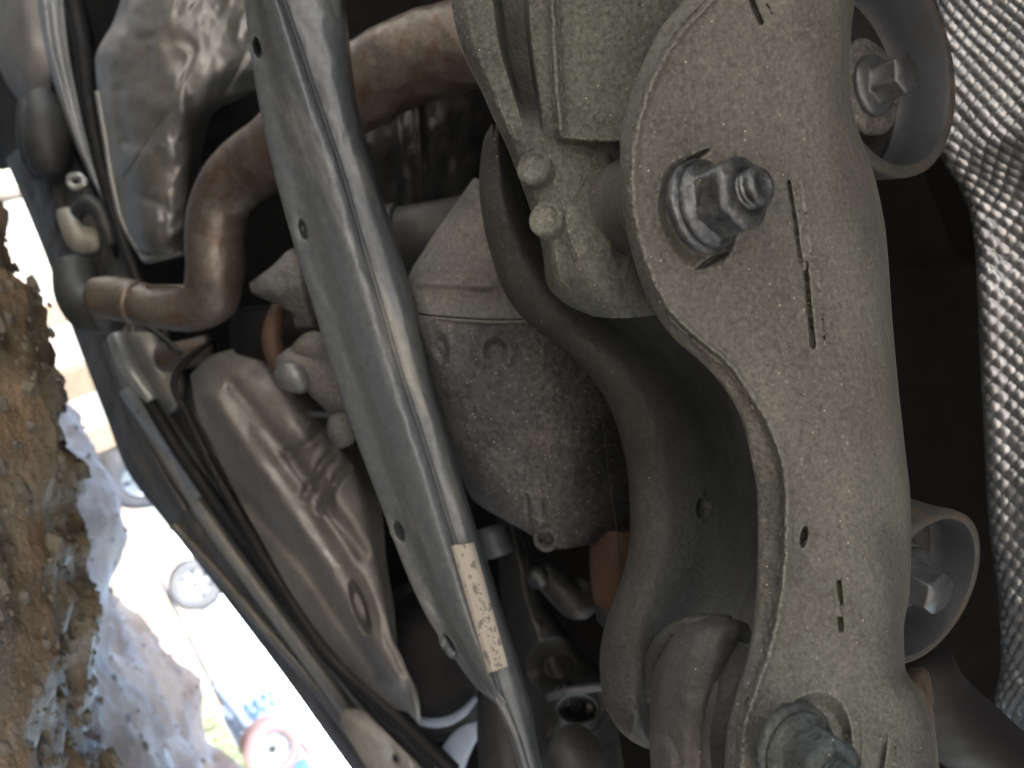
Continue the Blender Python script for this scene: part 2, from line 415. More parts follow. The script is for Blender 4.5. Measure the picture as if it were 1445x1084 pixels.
# ------------------------------------------------------------------ ground
def ground_h(x, y):
    near = 1 / (1 + (np.hypot(x, y) / 4) ** 2)
    h = .035 * fbm(x * 2.1 + 3, y * 2.8 + 1, 0, 5) + .012 * fbm(x * 11, y * 13, 4, 4)
    h += .05 * np.abs(fbm(x * 1.1 + 9, y * 3.0, 8, 4)) * near
    h = h * (.35 + .65 * near) - .03
    # clay ridge under the car, dying out towards its end
    cr = np.clip(.098 - .25 * x, 0.0, .17) + .02
    yc = .95 + .05 * np.sin(x * 3.1)
    rid = np.where(y < yc, np.exp(-((y - yc) / .42) ** 2), np.exp(-((y - yc) / .20) ** 2))
    rough = .022 * fbm(x * 9, y * 9, 3, 5) + .010 * np.abs(fbm(x * 24, y * 24, 5, 4)) + .016 * np.abs(fbm(x * 5 + 2, y * 7, 6, 4))
    h = h + .05 * np.abs(fbm(x * 3.1, y * 4.2, 9, 5)) * np.exp(-((y - 1.9) / .8) ** 2) * np.exp(-(x / 3.5) ** 2) - .01
    h = h + (.17 + .06 * fbm(x * 6, y * 6, 12, 5)) * np.exp(-((x + .32) / .30) ** 4) * np.exp(-((y - 2.1) / .3) ** 2)
    h = h + (.075 + .07 * fbm(x * 5 + 3, y * 5, 14, 5)) * np.exp(-((x - .75) / .75) ** 4) * np.exp(-((y - 2.75) / .4) ** 2)
    return h * (1 - .7 * rid) + (cr + rough) * rid
g1 = np.sinh(np.linspace(-1, 1, 520) * 7.2) / np.sinh(7.2) * 260
g2 = np.sinh(np.linspace(-.83, 1, 560) * 7.2) / np.sinh(7.2) * 260 + .9
GX, GY = np.meshgrid(g1, g2)
GZ = ground_h(GX, GY)
gm = mesh('ground', np.stack([GX, GY, GZ], -1).reshape(-1, 3), gridfaces(len(g2), len(g1)), M['ground'])
link('ground', gm, kind='structure')

# ------------------------------------------------------------------ the car seen from below
car = empty('raised_car', (0, .5, .3), 'dusty raised car seen from beneath, its grey suspension arms and bolts filling the view', 'car')

# body shell above: floor, far side, near side with wheel arch (outer surfaces only matter as shade and backdrop)
def slab(name, lo, hi, mat, parent, label=None, rough=.0):
    v, f = box_arrays(lo, hi); return link(name, mesh(name, v, f, mat, False), parent, label)
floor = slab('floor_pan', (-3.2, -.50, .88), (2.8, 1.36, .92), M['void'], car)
slab('body_shell', (-3.2, -.50, .93), (2.8, 1.36, 1.48), M['car_white'], car)
slab('side_panel', (-3.2, 1.365, .36), (2.8, 1.42, 1.47), M['car_white'], car)
slab('side_panel', (-3.2, -.56, .36), (2.8, -.505, 1.47), M['car_white'], car)

# ---- near control arm
def yx(pts): return pts
edge = [(-30, 1012), (0, 1000), (30, 972), (70, 942), (130, 912), (200, 893), (260, 889), (320, 897), (390, 918), (440, 945), (480, 985), (510, 1022), (550, 1052), (600, 1082), (650, 1100), (700, 1107), (780, 1106), (850, 1098), (920, 1083), (980, 1062), (1030, 1048), (1110, 1042)]
wall = [(-30, 978), (0, 966), (30, 940), (70, 918), (130, 893), (200, 877), (260, 877), (320, 885), (390, 903), (440, 925), (480, 955), (510, 990), (550, 1025), (600, 1050), (650, 1062), (700, 1070), (780, 1071), (850, 1068), (920, 1058), (980, 1040), (1030, 1028), (1110, 1022)]
right = [(-30, 1207), (0, 1206), (60, 1200), (120, 1200), (190, 1213), (250, 1234), (330, 1250), (450, 1259), (550, 1268), (650, 1279), (730, 1286), (830, 1284), (900, 1275), (940, 1277), (965, 1293), (1010, 1314), (1060, 1324), (1110, 1328)]
def at(c, y): return float(pchip([p[0] for p in c], [p[1] for p in c], np.array([y]))[0])
ys = [-30, 0, 40, 80, 120, 160, 200, 240, 280, 330, 390, 440, 480, 510, 550, 600, 650, 700, 760, 830, 890, 940, 980, 1030, 1110]
cols = [[] for _ in range(10)]
for y in ys:
    e, w_, r = at(edge, y), at(wall, y), at(right, y)
    dn = .285 + .012 * math.sin((y - 100) / 330.0)       # gentle bow of the whole arm
    wdt = r - e
    k = [(w_ + 8, dn + .045), (w_ + 1, dn + .022), (w_ - 2, dn + .013), (e - 7, dn + .0042), (e + 4, dn - .0010), (e + 15, dn + .0006),
         (e + wdt * .5, dn + .0), (r - wdt * .22, dn + .006), (r - wdt * .05, dn + .022), (r, dn + .05)]
    for c, (x, d) in zip(cols, k): c.append((y, x, d))
seam = [(1050, -20), (1066, 30), (1080, 60), (1088, 120), (1087, 165), (1100, 225), (1113, 260), (1124, 330), (1132, 370), (1140, 430), (1148, 490), (1150, 540)]
def arm_disp(X, Y):
    d = np.zeros_like(X)
    _, b = seg(X, Y, seam, 1)
    d += .00035 * np.exp(-(b / 3.0) ** 2) * (Y < 520)
    for pts, w in ((((1113, 258), (1120, 300), (1129, 368)), 2.4), (((1136, 372), (1141, 430), (1147, 488)), 3.4), (((1184, 822), (1186, 852)), 3.0), (((1184, 862), (1187, 888)), 3.4),
                   (((1060, -2), (1066, 16), (1074, 32)), 3.2), (((1196, 1035), (1196, 1084)), 2)):
        m, _ = seg(X, Y, list(pts), w, 1.0); m2, _ = seg(X, Y, list(pts), w + 4, 4)
        d += .0045 * m + .0004 * m2
    d += .008 * ell(X, Y, 1134, 758, 4.6, 13, 8, .3) + .0012 * ell(X, Y, 1139, 762, 12, 20, 5, .6)
    d += .0011 * ell(X, Y, 1192, 605, 12, 38, -10, .5) * (1 - .8 * ell(X, Y, 1198, 610, 9, 36, -10, .5)) * 1.4
    d += .0010 * ell(X, Y, 1192, 645, 9, 18, -8, .6)
    d += .0022 * ell(X, Y, 1134, 53, 11, 8, 10, .5) * (1 - ell(X, Y, 1138, 60, 11, 8, 10, .5)) + .0014 * ell(X, Y, 1146, 165, 6, 5, 0, .6)
    # raised pad under the nut and the pulled-up lips
    d -= .0030 * ell(X, Y, 1010, 300, 72, 78, 0, .35)
    d += .005 * ell(X, Y, 985, 300, 50, 74, -12, .12) - .0
    d += .006 * ell(X, Y, 1005, 368, 20, 4, -28, .4) + .005 * ell(X, Y, 982, 222, 18, 4, -30, .4)
    # lower nut recess
    d -= .004 * ell(X, Y, 1145, 1070, 75, 92, 0, .3)
    d += .0075 * ell(X, Y, 1140, 1070, 54, 86, 15, .12)
    d += .004 * ell(X, Y, 1242, 1085, 4, 40, 10, .4)
    # weld beads / pitted undercoat
    d -= .0009 * fbm(X / 90, Y / 130, 1, 3) + .00030 * fbm(X / 6, Y / 8, 2, 3) + .0005 * np.clip(fbm(X / 16, Y / 22, 8, 3) - .45, 0, 1)
    lip, bb = seg(X, Y, [(x, y) for y, x in edge], 6, 6)
    d += .0006 * lip * fbm(X / 9, Y / 9, 7, 3)
    return d
C = columns(cols, -30, 1110, 620)
arm = sheet('control_arm', C, 230, M['arm'], car, .004, arm_disp, label='thick pressed-steel arm with rolled edge, slots and two large nuts')

# ---- nuts on the arm
def flange_nut(px, py, d, axis, s, parent, label, mt='steel'):
    stud = True
    o = P(px, py, d); a = V(*axis)
    rr = lambda amp: (lambda rr_, th, h: rr_ * (1 + amp * np.array([vnoise(math.cos(t) * 2.3 + h * 60, math.sin(t) * 2.3, 1.0) for t in th])))
    w_ = lathe('washer', [(.004, -.001), (.0215 * s, -.001), (.0222 * s, .0005), (.0222 * s, .0022), (.021 * s, .0032), (.012, .0034)], o, a, M[mt], parent, 56, rr(.02))
    hx = hexf(.0150 * s, .0075, .0190)
    prof = [(.012, .003), (.0195 * s, .003), (.0200 * s, .0045), (.0192 * s, .0060), (.0180 * s, .0068), (.0172 * s, .0078), (.0168 * s, .0085), (.0168 * s, .0180), (.0158 * s, .0200), (.0105 * s, .0216), (.0098 * s, .0210), (.0075 * s, .021)]
    nut = lathe('flange_nut', prof, o, a, M[mt], parent, 96, hx, 28, label)
    if stud:
        pr = []; p = .0020; hs = np.arange(.014, .0272, .00033)
        for h in hs: pr.append((.0086 * s, h))
        pr += [(.0078 * s, .0278), (.0070 * s, .0284), (.0050 * s, .0285), (.0042 * s, .0276), (.0001, .0275)]
        th = lambda rr_, t, h: (rr_ - .0011 * s * np.abs(((h / p - t / (2 * math.pi)) % 1) * 2 - 1)) if h < .0262 else rr_
        lathe('threaded_stud', pr, o, a, M[mt], parent, 48, th, 60)
    return nut
flange_nut(990, 294, .284, (.56, .10, .82), .83, arm, 'upper blued flange nut with a threaded stud end')
flange_nut(1118, 1056, .284, (.38, -.02, .92), .80, arm, 'lower flange nut half out of view, caked in grime', 'grimy_steel')

# ---- knuckle bracket, top centre
kb = [
    [(630, -30, .365), (655, -30, .352), (690, -30, .352), (706, -30, .42), (736, -30, .43), (744, -30, .345), (768, -30, .343), (778, -30, .338), (790, -30, .343), (860, -30, .347), (1000, -30, .362), (1020, -30, .40)],
    [(648, 60, .365), (672, 60, .351), (702, 60, .351), (716, 60, .415), (743, 60, .425), (750, 60, .346), (772, 60, .342), (782, 60, .337), (795, 60, .342), (860, 60, .346), (960, 60, .360), (975, 60, .40)],
    [(680, 130, .363), (700, 130, .350), (722, 130, .350), (732, 130, .395), (753, 130, .405), (760, 130, .346), (776, 130, .341), (786, 130, .335), (798, 130, .340), (850, 130, .343), (925, 130, .352), (950, 130, .39)],
    [(700, 175, .362), (716, 175, .349), (735, 175, .349), (748, 175, .353), (760, 175, .356), (766, 175, .345), (780, 175, .340), (790, 175, .334), (800, 175, .337), (850, 175, .339), (905, 175, .346), (930, 175, .39)],
    [(708, 192, .362), (722, 192, .349), (738, 192, .347), (750, 192, .346), (762, 192, .346), (770, 192, .344), (782, 192, .341), (792, 193, .336), (802, 194, .337), (850, 197, .338), (900, 198, .345), (925, 198, .39)],
    [(712, 200, .362), (726, 200, .349), (742, 200, .346), (754, 200, .345), (766, 200, .345), (774, 200, .344), (784, 200, .3425), (794, 203, .343), (804, 205, .3455), (850, 209, .348), (896, 209, .353), (920, 209, .39)],
    [(732, 250, .361), (744, 250, .348), (758, 250, .345), (768, 250, .345), (776, 250, .345), (784, 250, .344), (792, 250, .343), (805, 250, .344), (822, 250, .346), (850, 250, .350), (885, 250, .357), (910, 250, .39)],
    [(750, 300, .361), (760, 300, .348), (770, 300, .345), (780, 300, .345), (788, 300, .344), (796, 300, .342), (805, 300, .341), (815, 300, .342), (830, 300, .344), (855, 300, .348), (885, 300, .355), (910, 300, .39)],
    [(765, 350, .362), (773, 350, .350), (782, 350, .346), (792, 350, .345), (800, 350, .343), (808, 350, .340), (816, 350, .339), (826, 350, .339), (840, 350, .341), (862, 350, .345), (893, 350, .352), (918, 350, .39)],
    [(772, 400, .372), (782, 399, .358), (792, 398, .351), (802, 397, .348), (810, 396, .345), (818, 395, .343), (828, 394, .341), (838, 393, .340), (852, 392, .341), (872, 390, .345), (905, 388, .352), (930, 385, .39)],
    [(800, 430, .385), (808, 429, .370), (815, 428, .362), (822, 427, .357), (830, 426, .353), (838, 425, .350), (846, 424, .348), (856, 423, .346), (868, 422, .346), (886, 420, .349), (915, 416, .355), (940, 410, .39)],
    [(835, 446, .395), (840, 447, .382), (846, 447, .374), (852, 448, .368), (858, 448, .364), (864, 449, .361), (872, 449, .359), (882, 449, .357), (892, 448, .357), (904, 447, .359), (925, 444, .364), (945, 436, .40)],
]
def kb_disp(X, Y):
    d = -.0005 * fbm(X / 60, Y / 60, 3, 3) - .0003 * fbm(X / 8, Y / 8, 4, 3)
    d += .004 * ell(X, Y, 872, 300, 12, 72, -4, .25)               # shadow gap beside the bushing
    d -= .0007 * seg(X, Y, [(782, -20), (787, 80), (792, 180)], 7, 5)[0] * (1 + fbm(X / 14, Y / 14, 5, 2))
    d -= .0012 * ell(X, Y, 822, 350, 10, 45, -12, .8)
    d -= .0012 * seg(X, Y, [(700, 145), (722, 180), (728, 196)], 4, 3)[0]
    return d
br = sheet('knuckle_bracket', rows_to_cols(kb, 330), 260, M['cast'], car, .004, kb_disp, label='olive-dusted ribbed casting between the beam and the near arm')
for (x, y, a_) in ((756, 240, -14), (773, 312, -14)):
    ax = V(-.42, .12, .88); s = 1.0
    lathe('bolt_head', [(.0001, .0022), (.0052, .0024), (.0060, .0034), (.0074, .0040), (.0082, .0030), (.0084, .0012), (.0080, 0), (.0082, -.004)], P(x, y, .3435), ax, M['cast'], br, 40)
# rubber bushing sleeve between bracket and arm
bs1 = tube('bushing_sleeve', [(880, 300, .372, .021), (886, 298, .364, .0235), (889, 297, .360, .0245), (896, 296, .354, .0245), (900, 295, .352, .0225), (935, 290, .335, .0225)], M['rubber_dust'], car, 48, 4, label='ribbed rubber sleeve pressed between casting and arm')

# ---- dark S-shaped rear arm
L = [(160, 704), (200, 682), (260, 676), (320, 683), (360, 693), (400, 706), (440, 730), (470, 762), (495, 795), (530, 832), (570, 858), (620, 876), (680, 887), (740, 889), (790, 884), (830, 872), (880, 854), (930, 846), (980, 849), (1020, 866), (1045, 890), (1062, 925)]
R2 = [(160, 712), (200, 760), (260, 790), (320, 820), (360, 850), (400, 900), (440, 960), (470, 1000), (495, 1030), (530, 1060), (570, 1080), (620, 1100), (680, 1110), (740, 1112), (790, 1112), (830, 1108), (880, 1090), (930, 1060), (980, 1030), (1020, 1010), (1045, 990), (1062, 960)]
colsL = [[] for _ in range(7)]
for (y, l), (_, r) in zip(L, R2):
    base = .395 + .015 * math.sin(y / 260.0)
    w_ = r - l; b = min(w_ * .28, 55)
    k = [(l + 10, base + .05), (l, base + .024), (l + b * .28, base + .008), (l + b * .9, base), (l + w_ * .42, base + .018), (l + w_ * .60, base + .085), (r, base + .26)]
    for c, (x, d) in zip(colsL, k): c.append((y, x, d))
def link_disp(X, Y):
    d = -.0008 * fbm(X / 80, Y / 80, 11, 3) - .0003 * fbm(X / 7, Y / 9, 12, 3)
    d += .03 * ell(X, Y, 988, 715, 4.6, 12, 3, .25)
    d += .018 * np.clip((X - (930 + (Y - 905) * -.3)) / 60, 0, 1) * (Y > 890) * np.clip((Y - 890) / 60, 0, 1)
    d += .0015 * ell(X, Y, 850, 930, 4, 8, -20, .5) * 0
    return d
la = sheet('rear_link_arm', columns(colsL, 160, 1062, 480), 200, M['arm_dark'], car, .004, link_disp, label='dark curved arm passing behind the near arm')
tube('dry_leaf_chip', [(853, 923, .405, .0006), (856, 930, .403, .0014), (861, 934, .403, .0007)], M['wood'], la, 10, 4)

# ---- lower bushing housing
hb = [
    [(985, 868, .385), (995, 868, .375), (1005, 869, .368), (1015, 870, .364), (1025, 871, .363), (1035, 873, .366), (1045, 876, .374), (1056, 880, .39)],
    [(948, 890, .385), (962, 886, .366), (980, 883, .356), (1000, 882, .350), (1018, 882, .349), (1036, 884, .353), (1050, 890, .362), (1062, 898, .38)],
    [(930, 925, .382), (944, 918, .362), (965, 912, .351), (990, 908, .344), (1012, 906, .342), (1034, 906, .347), (1052, 910, .358), (1066, 920, .378)],
    [(918, 975, .380), (930, 968, .360), (952, 960, .349), (980, 950, .341), (1005, 945, .339), (1030, 942, .346), (1046, 944, .362), (1060, 955, .378)],
    [(916, 1030, .380), (926, 1026, .359), (945, 1018, .348), (970, 1008, .340), (990, 1000, .339), (1008, 996, .347), (1024, 996, .366), (1050, 1000, .378)],
    [(920, 1110, .380), (930, 1110, .359), (948, 1108, .348), (968, 1100, .340), (984, 1095, .339), (998, 1090, .348), (1014, 1090, .366), (1045, 1090, .378)],
]
def hb_disp(X, Y):
    d = -.0008 * fbm(X / 40, Y / 40, 21, 3) - .0002 * fbm(X / 7, Y / 7, 22, 2)
    d += .0016 * seg(X, Y, [(940, 905), (985, 885), (1010, 874)], 3, 4)[0]
    d -= .003 * ell(X, Y, 925, 1075, 28, 34, 0, .2)
    return d
hs = sheet('bushing_housing', rows_to_cols(hb, 170), 130, M['rubber_dust'], car, .005, hb_disp, label='rounded brown-grey bushing housing at the foot of the near arm')
tube('bushing_lip', [(1058, 935, .352, .006), (1035, 950, .347, .0065), (1018, 975, .344, .0065), (1008, 1010, .343, .0065), (1004, 1050, .344, .0065), (1005, 1095, .344, .0065)], M['rubber_dust'], hs, 20, 8)
tube('bushing_core', [(1062, 925, .352, .010), (1044, 965, .345, .012), (1035, 1010, .342, .012), (1034, 1095, .343, .012)], M['arm_dark'], hs, 24, 8)
tube('bushing_ridge', [(1030, 877, .375, .003), (985, 878, .368, .004), (950, 895, .376, .005), (925, 935, .39, .006), (916, 980, .40, .006)], M['arm_dark'], hs, 16, 8)

# ---- gear case
gc = [
    [(578, 448, .560), (590, 448, .545), (620, 450, .535), (660, 452, .530), (700, 454, .528), (760, 454, .532), (840, 450, .545), (900, 450, .560)],
    [(588, 490, .562), (600, 490, .547), (630, 490, .533), (665, 492, .528), (700, 494, .526), (760, 494, .530), (840, 492, .545), (920, 490, .560)],
    [(606, 545, .565), (618, 545, .548), (645, 545, .532), (680, 545, .525), (715, 545, .523), (775, 545, .528), (850, 545, .545), (930, 545, .560)],
    [(626, 605, .570), (637, 605, .550), (662, 605, .533), (695, 605, .525), (730, 605, .522), (790, 605, .528), (860, 605, .548), (940, 605, .566)],
    [(645, 660, .580), (655, 660, .558), (678, 660, .538), (708, 660, .527), (742, 660, .523), (800, 660, .530), (868, 660, .552), (945, 660, .575)],
    [(665, 702, .595), (676, 704, .570), (698, 706, .546), (725, 708, .532), (756, 710, .527), (812, 712, .535), (875, 712, .560), (945, 712, .585)],
    [(690, 722, .610), (702, 728, .585), (722, 735, .557), (745, 742, .540), (770, 746, .533), (820, 748, .545), (878, 745, .570), (945, 740, .60)],
    [(730, 742, .620), (738, 748, .60), (750, 756, .570), (765, 764, .550), (788, 775, .542), (826, 770, .56), (880, 760, .59), (945, 752, .62)],
]
def gc_disp(X, Y):
    d = -.0012 * fbm(X / 60, Y / 60, 31, 4) - .0004 * fbm(X / 6, Y / 6, 32, 3)
    d += .006 * ell(X, Y, 622, 490, 9, 18, -10, .4) + .0
    d -= .004 * ell(X, Y, 697, 492, 26, 26, 0, .35); d += .007 * ell(X, Y, 700, 498, 15, 17, 0, .35)
    _, b = seg(X, Y, [(742, 700), (748, 760), (780, 790)], 2)
    d += .002 * np.exp(-(b / 2.5) ** 2)
    _, b = seg(X, Y, [(768, 705), (785, 775)], 2); d += .002 * np.exp(-(b / 2.5) ** 2)
    d -= .002 * seg(X, Y, [(756, 705), (768, 770)], 9, 3)[0]
    d += .008 * ell(X, Y, 771, 757, 8, 15, -12, .3)
    return d
case = sheet('gear_case', rows_to_cols(gc, 260), 240, M['case'], car, .006, gc_disp, label='dusty dark cast gear case with a rounded lower edge')
lathe('drain_lug', [(.0062, -.006), (.0060, .003), (.0075, .0045), (.0092, .003), (.0098, -.008)], P(771, 760, .541), V(-.25, -.1, .95), M['case'], case, 28)
gt = [
    [(668, 252, .590), (672, 252, .575), (676, 254, .565), (681, 256, .560), (686, 260, .558), (720, 262, .57)],
    [(634, 300, .586), (643, 300, .570), (652, 301, .560), (668, 303, .553), (690, 306, .550), (730, 310, .56)],
    [(600, 350, .582), (612, 350, .566), (625, 352, .556), (650, 354, .548), (690, 357, .544), (740, 360, .555)],
    [(576, 395, .576), (588, 394, .560), (602, 396, .551), (640, 399, .543), (690, 402, .540), (750, 400, .55)],
    [(575, 408, .572), (588, 411, .556), (604, 413, .550), (640, 416, .543), (690, 414, .541), (750, 410, .55)],
    [(578, 440, .566), (592, 442, .550), (610, 444, .540), (650, 447, .535), (700, 450, .533), (765, 449, .54)],
]
def gt_disp(X, Y):
    d = -.001 * fbm(X / 50, Y / 50, 41, 3) - .0003 * fbm(X / 6, Y / 6, 42, 2)
    d += .003 * seg(X, Y, [(580, 405), (620, 345), (672, 268)], 2, 3)[0]
    d -= .0025 * seg(X, Y, [(590, 400), (690, 406)], 3, 4)[0]
    return d
gtop = sheet('case_cover', rows_to_cols(gt, 150), 150, M['case_top'], case, .005, gt_disp, label='tan wedge-shaped cover above the seam')
tube('case_seam', [(578, 444, .560, .0012), (610, 449, .538, .0012), (660, 453, .5285, .0012), (705, 455, .5265, .0012), (765, 452, .531, .0012)], M['case_top'], case, 10, 8)
tube('wire', [(835, 520, .50, .0004), (850, 590, .49, .0004), (860, 680, .49, .0004), (872, 760, .49, .0004), (877, 830, .50, .0004)], M['dark_metal'], case, 6, 8, label='hair-thin loose wire')

# ---- pressed-steel beam with crease
Lb = [(-30, 343), (0, 345), (50, 350), (140, 364), (240, 386), (330, 410), (430, 441), (530, 471), (620, 502), (720, 540), (800, 570), (870, 602), (920, 635), (970, 672), (1000, 705), (1040, 722), (1110, 745)]
Cb = [(-30, 388), (0, 400), (50, 418), (140, 448), (240, 482), (330, 508), (430, 538), (530, 567), (620, 597), (720, 628), (800, 652), (870, 672), (920, 688), (970, 704), (1000, 714), (1040, 730), (1110, 750)]
Rb = [(-30, 484), (0, 487), (50, 492), (140, 503), (240, 528), (330, 556), (430, 587), (530, 609), (620, 634), (720, 664), (800, 690), (870, 712), (920, 728), (970, 742), (1000, 750), (1040, 757), (1110, 772)]
colsB = [[] for _ in range(12)]
for (y, l), (_, c_), (_, r) in zip(Lb, Cb, Rb):
    b = .500 + .03 * (y / 1084.0)
    w1 = c_ - l; w2 = r - c_
    k = [(l + 6, b + .030), (l, b + .011), (l + 4, b + .009), (l + w1 * .28, b + .006), (l + w1 * .50, b - .001), (l + w1 * .80, b - .005), (c_ - 4, b - .002), (c_, b + .002), (c_ + 4, b + .0005), (c_ + w2 * .5, b + .002), (r - 6, b + .013), (r, b + .045)]
    for q, (x, d) in zip(colsB, k): q.append((y, x, d))
def beam_disp(X, Y):
    d = -.0012 * fbm(X / 70, Y / 200, 51, 2) - .0003 * fbm(X / 14, Y / 22, 52, 3)
    for (cx, cy, a_, b_, an) in ((363, 68, 4.5, 12, -12), (428, 325, 4.2, 12, -16), (563, 750, 5, 12, -20), (634, 910, 4, 14, -30)):
        d += .016 * ell(X, Y, cx, cy, a_, b_, an, .3) + .0012 * ell(X, Y, cx, cy, a_ * 2.2, b_ * 1.7, an, .5)
    d -= .003 * ell(X, Y, 612, 890, 12, 40, -35, .7)
    return d
beam = sheet('cross_beam', columns(colsB, -30, 1110, 560), 170, M['beam'], car, .003, beam_disp, label='long grey pressed beam with a central crease and small oval holes')
# sticker
def lerp2(q, nu, nv, d):
    U, Vv = np.meshgrid(np.linspace(0, 1, nu), np.linspace(0, 1, nv))
    (a, b, c, e) = [np.array(p, float) for p in q]
    pt = (1 - U)[..., None] * (1 - Vv)[..., None] * a + U[..., None] * (1 - Vv)[..., None] * b + U[..., None] * Vv[..., None] * c + (1 - U)[..., None] * Vv[..., None] * e
    return pt, U, Vv
def sticker_mat():
    m = bpy.data.materials.new('worn_printed_sticker'); m.use_nodes = True; nd = m.node_tree.nodes; lk = m.node_tree.links
    bs = nd['Principled BSDF']; uv = nd.new('ShaderNodeTexCoord')
    def noise(s, st):
        mp = nd.new('ShaderNodeMapping'); mp.inputs['Scale'].default_value = st; lk.new(uv.outputs['UV'], mp.inputs[0])
        n = nd.new('ShaderNodeTexNoise'); n.inputs['Scale'].default_value = s; n.inputs['Detail'].default_value = 4; lk.new(mp.outputs[0], n.inputs['Vector']); return n
    sp = nd.new('ShaderNodeSeparateXYZ'); lk.new(uv.outputs['UV'], sp.inputs[0])
    def mth(op, a_, b_):
        n = nd.new('ShaderNodeMath'); n.operation = op
        for k_, v_ in enumerate((a_, b_)):
            if hasattr(v_, 'links'): lk.new(v_, n.inputs[k_])
            else: n.inputs[k_].default_value = v_
        return n.outputs[0]
    pr = mth('GREATER_THAN', noise(1, (5, 52, 1)).outputs[0], .55)
    band = mth('MULTIPLY', mth('GREATER_THAN', sp.outputs[0], .42), mth('LESS_THAN', sp.outputs[0], .74))
    pr = mth('MULTIPLY', mth('MULTIPLY', pr, band), mth('GREATER_THAN', sp.outputs[1], .3))
    wear = mth('GREATER_THAN', noise(1, (3, 9, 1)).outputs[0], .58)
    f_ = mth('MAXIMUM', mth('MULTIPLY', pr, .8), mth('MULTIPLY', wear, .75))
    r = nd.new('ShaderNodeValToRGB'); r.color_ramp.elements[0].color = (.40, .385, .35, 1); r.color_ramp.elements[1].color = (.10, .10, .095, 1); lk.new(f_, r.inputs[0])
    lk.new(r.outputs[0], bs.inputs['Base Color']); bs.inputs['Roughness'].default_value = .6
    return m
pt, U, Vv = lerp2([(637, 770), (669, 766), (717, 940), (690, 950)], 20, 90, 0)
Cg = across(columns(colsB, -30, 1110, 560), 170)
def depth_on(G, x, y):
    i = int(np.clip((y + 30) / 1140 * 559, 0, 559)); row = G[i]; j = np.argsort(row[8:-8, 0]); rx = row[8:-8, 0][j]; rd = row[8:-8, 2][j]
    return float(np.interp(x, rx, rd))
D = np.array([[depth_on(Cg, p[0], p[1]) for p in row] for row in pt])
for _ in range(3): D[:, 1:-1] = (D[:, :-2] + D[:, 1:-1] + D[:, 2:]) / 3
G = P(pt[..., 0], pt[..., 1], D - .0045)
v, f = solid_grid(G, .0004)
sm = mesh('sticker', v, f, sticker_mat())
uvl = sm.uv_layers.new(name='uv'); uvs = np.zeros((len(v), 2)); uvs[:U.size, 0] = U.ravel(); uvs[:U.size, 1] = Vv.ravel()
for lp in sm.loops: uvl.data[lp.index].uv = uvs[lp.vertex_index]
link('sticker', sm, beam, 'cream worn sticker with faded print')

# ---- exhaust pipe
ex = tube('exhaust_pipe', [(800, 20, .66, .036), (700, 55, .665, .0385), (600, 78, .68, .039), (520, 118, .70, .038), (440, 170, .73, .036), (380, 218, .755, .034), (335, 252, .775, .0325), (311, 290, .785, .0305), (304, 340, .79, .030), (304, 385, .79, .030), (298, 418, .795, .0285), (270, 436, .80, .025), (230, 435, .805, .0225), (190, 426, .81, .022)], M['rust'], car, 48, 10, 1.0, .0012, label='rusty brown exhaust pipe bending sharply behind the beam')
tube('pipe_sleeve', [(196, 428, .808, .0235), (188, 426, .81, .024), (150, 420, .82, .0235), (138, 420, .822, .022)], M['rust'], ex, 32, 5, label='paler outer pipe joint')
tube('pipe_elbow', [(158, 440, .86, .024), (132, 440, .87, .026), (112, 415, .89, .026), (105, 380, .91, .024)], M['dark_metal'], ex, 28, 8)
tube('pipe_seam', [(207, 404, .795, .0016), (262, 404, .782, .0016)], M['rust'], ex, 8, 4)

# ---- crumpled heat shield over the pipe (upper)
fo = [
    [(180, -30, .90), (210, -30, .86), (250, -30, .84), (300, -30, .83), (345, -30, .84), (400, -30, .86)],
    [(160, 30, .92), (185, 30, .87), (230, 30, .835), (290, 30, .82), (345, 30, .83), (400, 30, .85)],
    [(134, 85, .93), (160, 85, .88), (215, 85, .84), (280, 85, .82), (345, 85, .83), (400, 85, .86)],
    [(138, 130, .93), (160, 130, .88), (205, 130, .84), (260, 128, .825), (315, 125, .845), (390, 118, .90)],
    [(150, 200, .93), (168, 200, .885), (200, 200, .85), (240, 195, .835), (268, 182, .85), (300, 165, .92)],
    [(162, 270, .93), (178, 270, .89), (202, 270, .855), (235, 268, .845), (262, 262, .86), (280, 245, .92)],
    [(175, 320, .94), (188, 322, .90), (208, 325, .865), (235, 325, .855), (258, 318, .87), (276, 310, .92)],
    [(190, 346, .96), (198, 352, .92), (212, 358, .89), (234, 360, .88), (252, 356, .89), (268, 348, .93)],
]
def fo_disp(X, Y):
    d = -.010 * fbm(X / 90, Y / 120, 61, 3, .4)
    r = np.abs(fbm(X / 70 + Y / 130, Y / 110, 62, 2)); d += .0035 * np.exp(-(r / .16) ** 2)
    _, b = seg(X, Y, [(168, 130), (172, 175), (178, 200)], 2); d += .008 * np.exp(-(b / 9) ** 2)
    _, b = seg(X, Y, [(175, 230), (235, 210), (262, 225)], 2); d -= .004 * np.exp(-(b / 14) ** 2)
    _, b = seg(X, Y, [(222, 60), (245, 110), (262, 180)], 2); d -= .006 * np.exp(-(b / 14) ** 2)
    d += .0016 * fbm(X / 16, Y / 22, 63, 3)
    return d
fs = sheet('crumpled_heat_shield', rows_to_cols(fo, 160), 130, M['foil'], car, .0012, fo_disp, label='dented dull tin shield around the exhaust')
tube('shield_hem', [(138, 130, .925, .004), (150, 200, .925, .004), (162, 270, .925, .004), (176, 320, .93, .004), (195, 350, .94, .005), (225, 364, .89, .005), (255, 357, .895, .004), (268, 345, .93, .003)], M['foil'], fs, 10, 8)
tube('gap_shade_tube', [(290, 175, .95, .03), (340, 150, .93, .035), (400, 130, .92, .04)], M['black'], fs, 20, 6)  # black tube added for the shade in the gap between shield and pipe

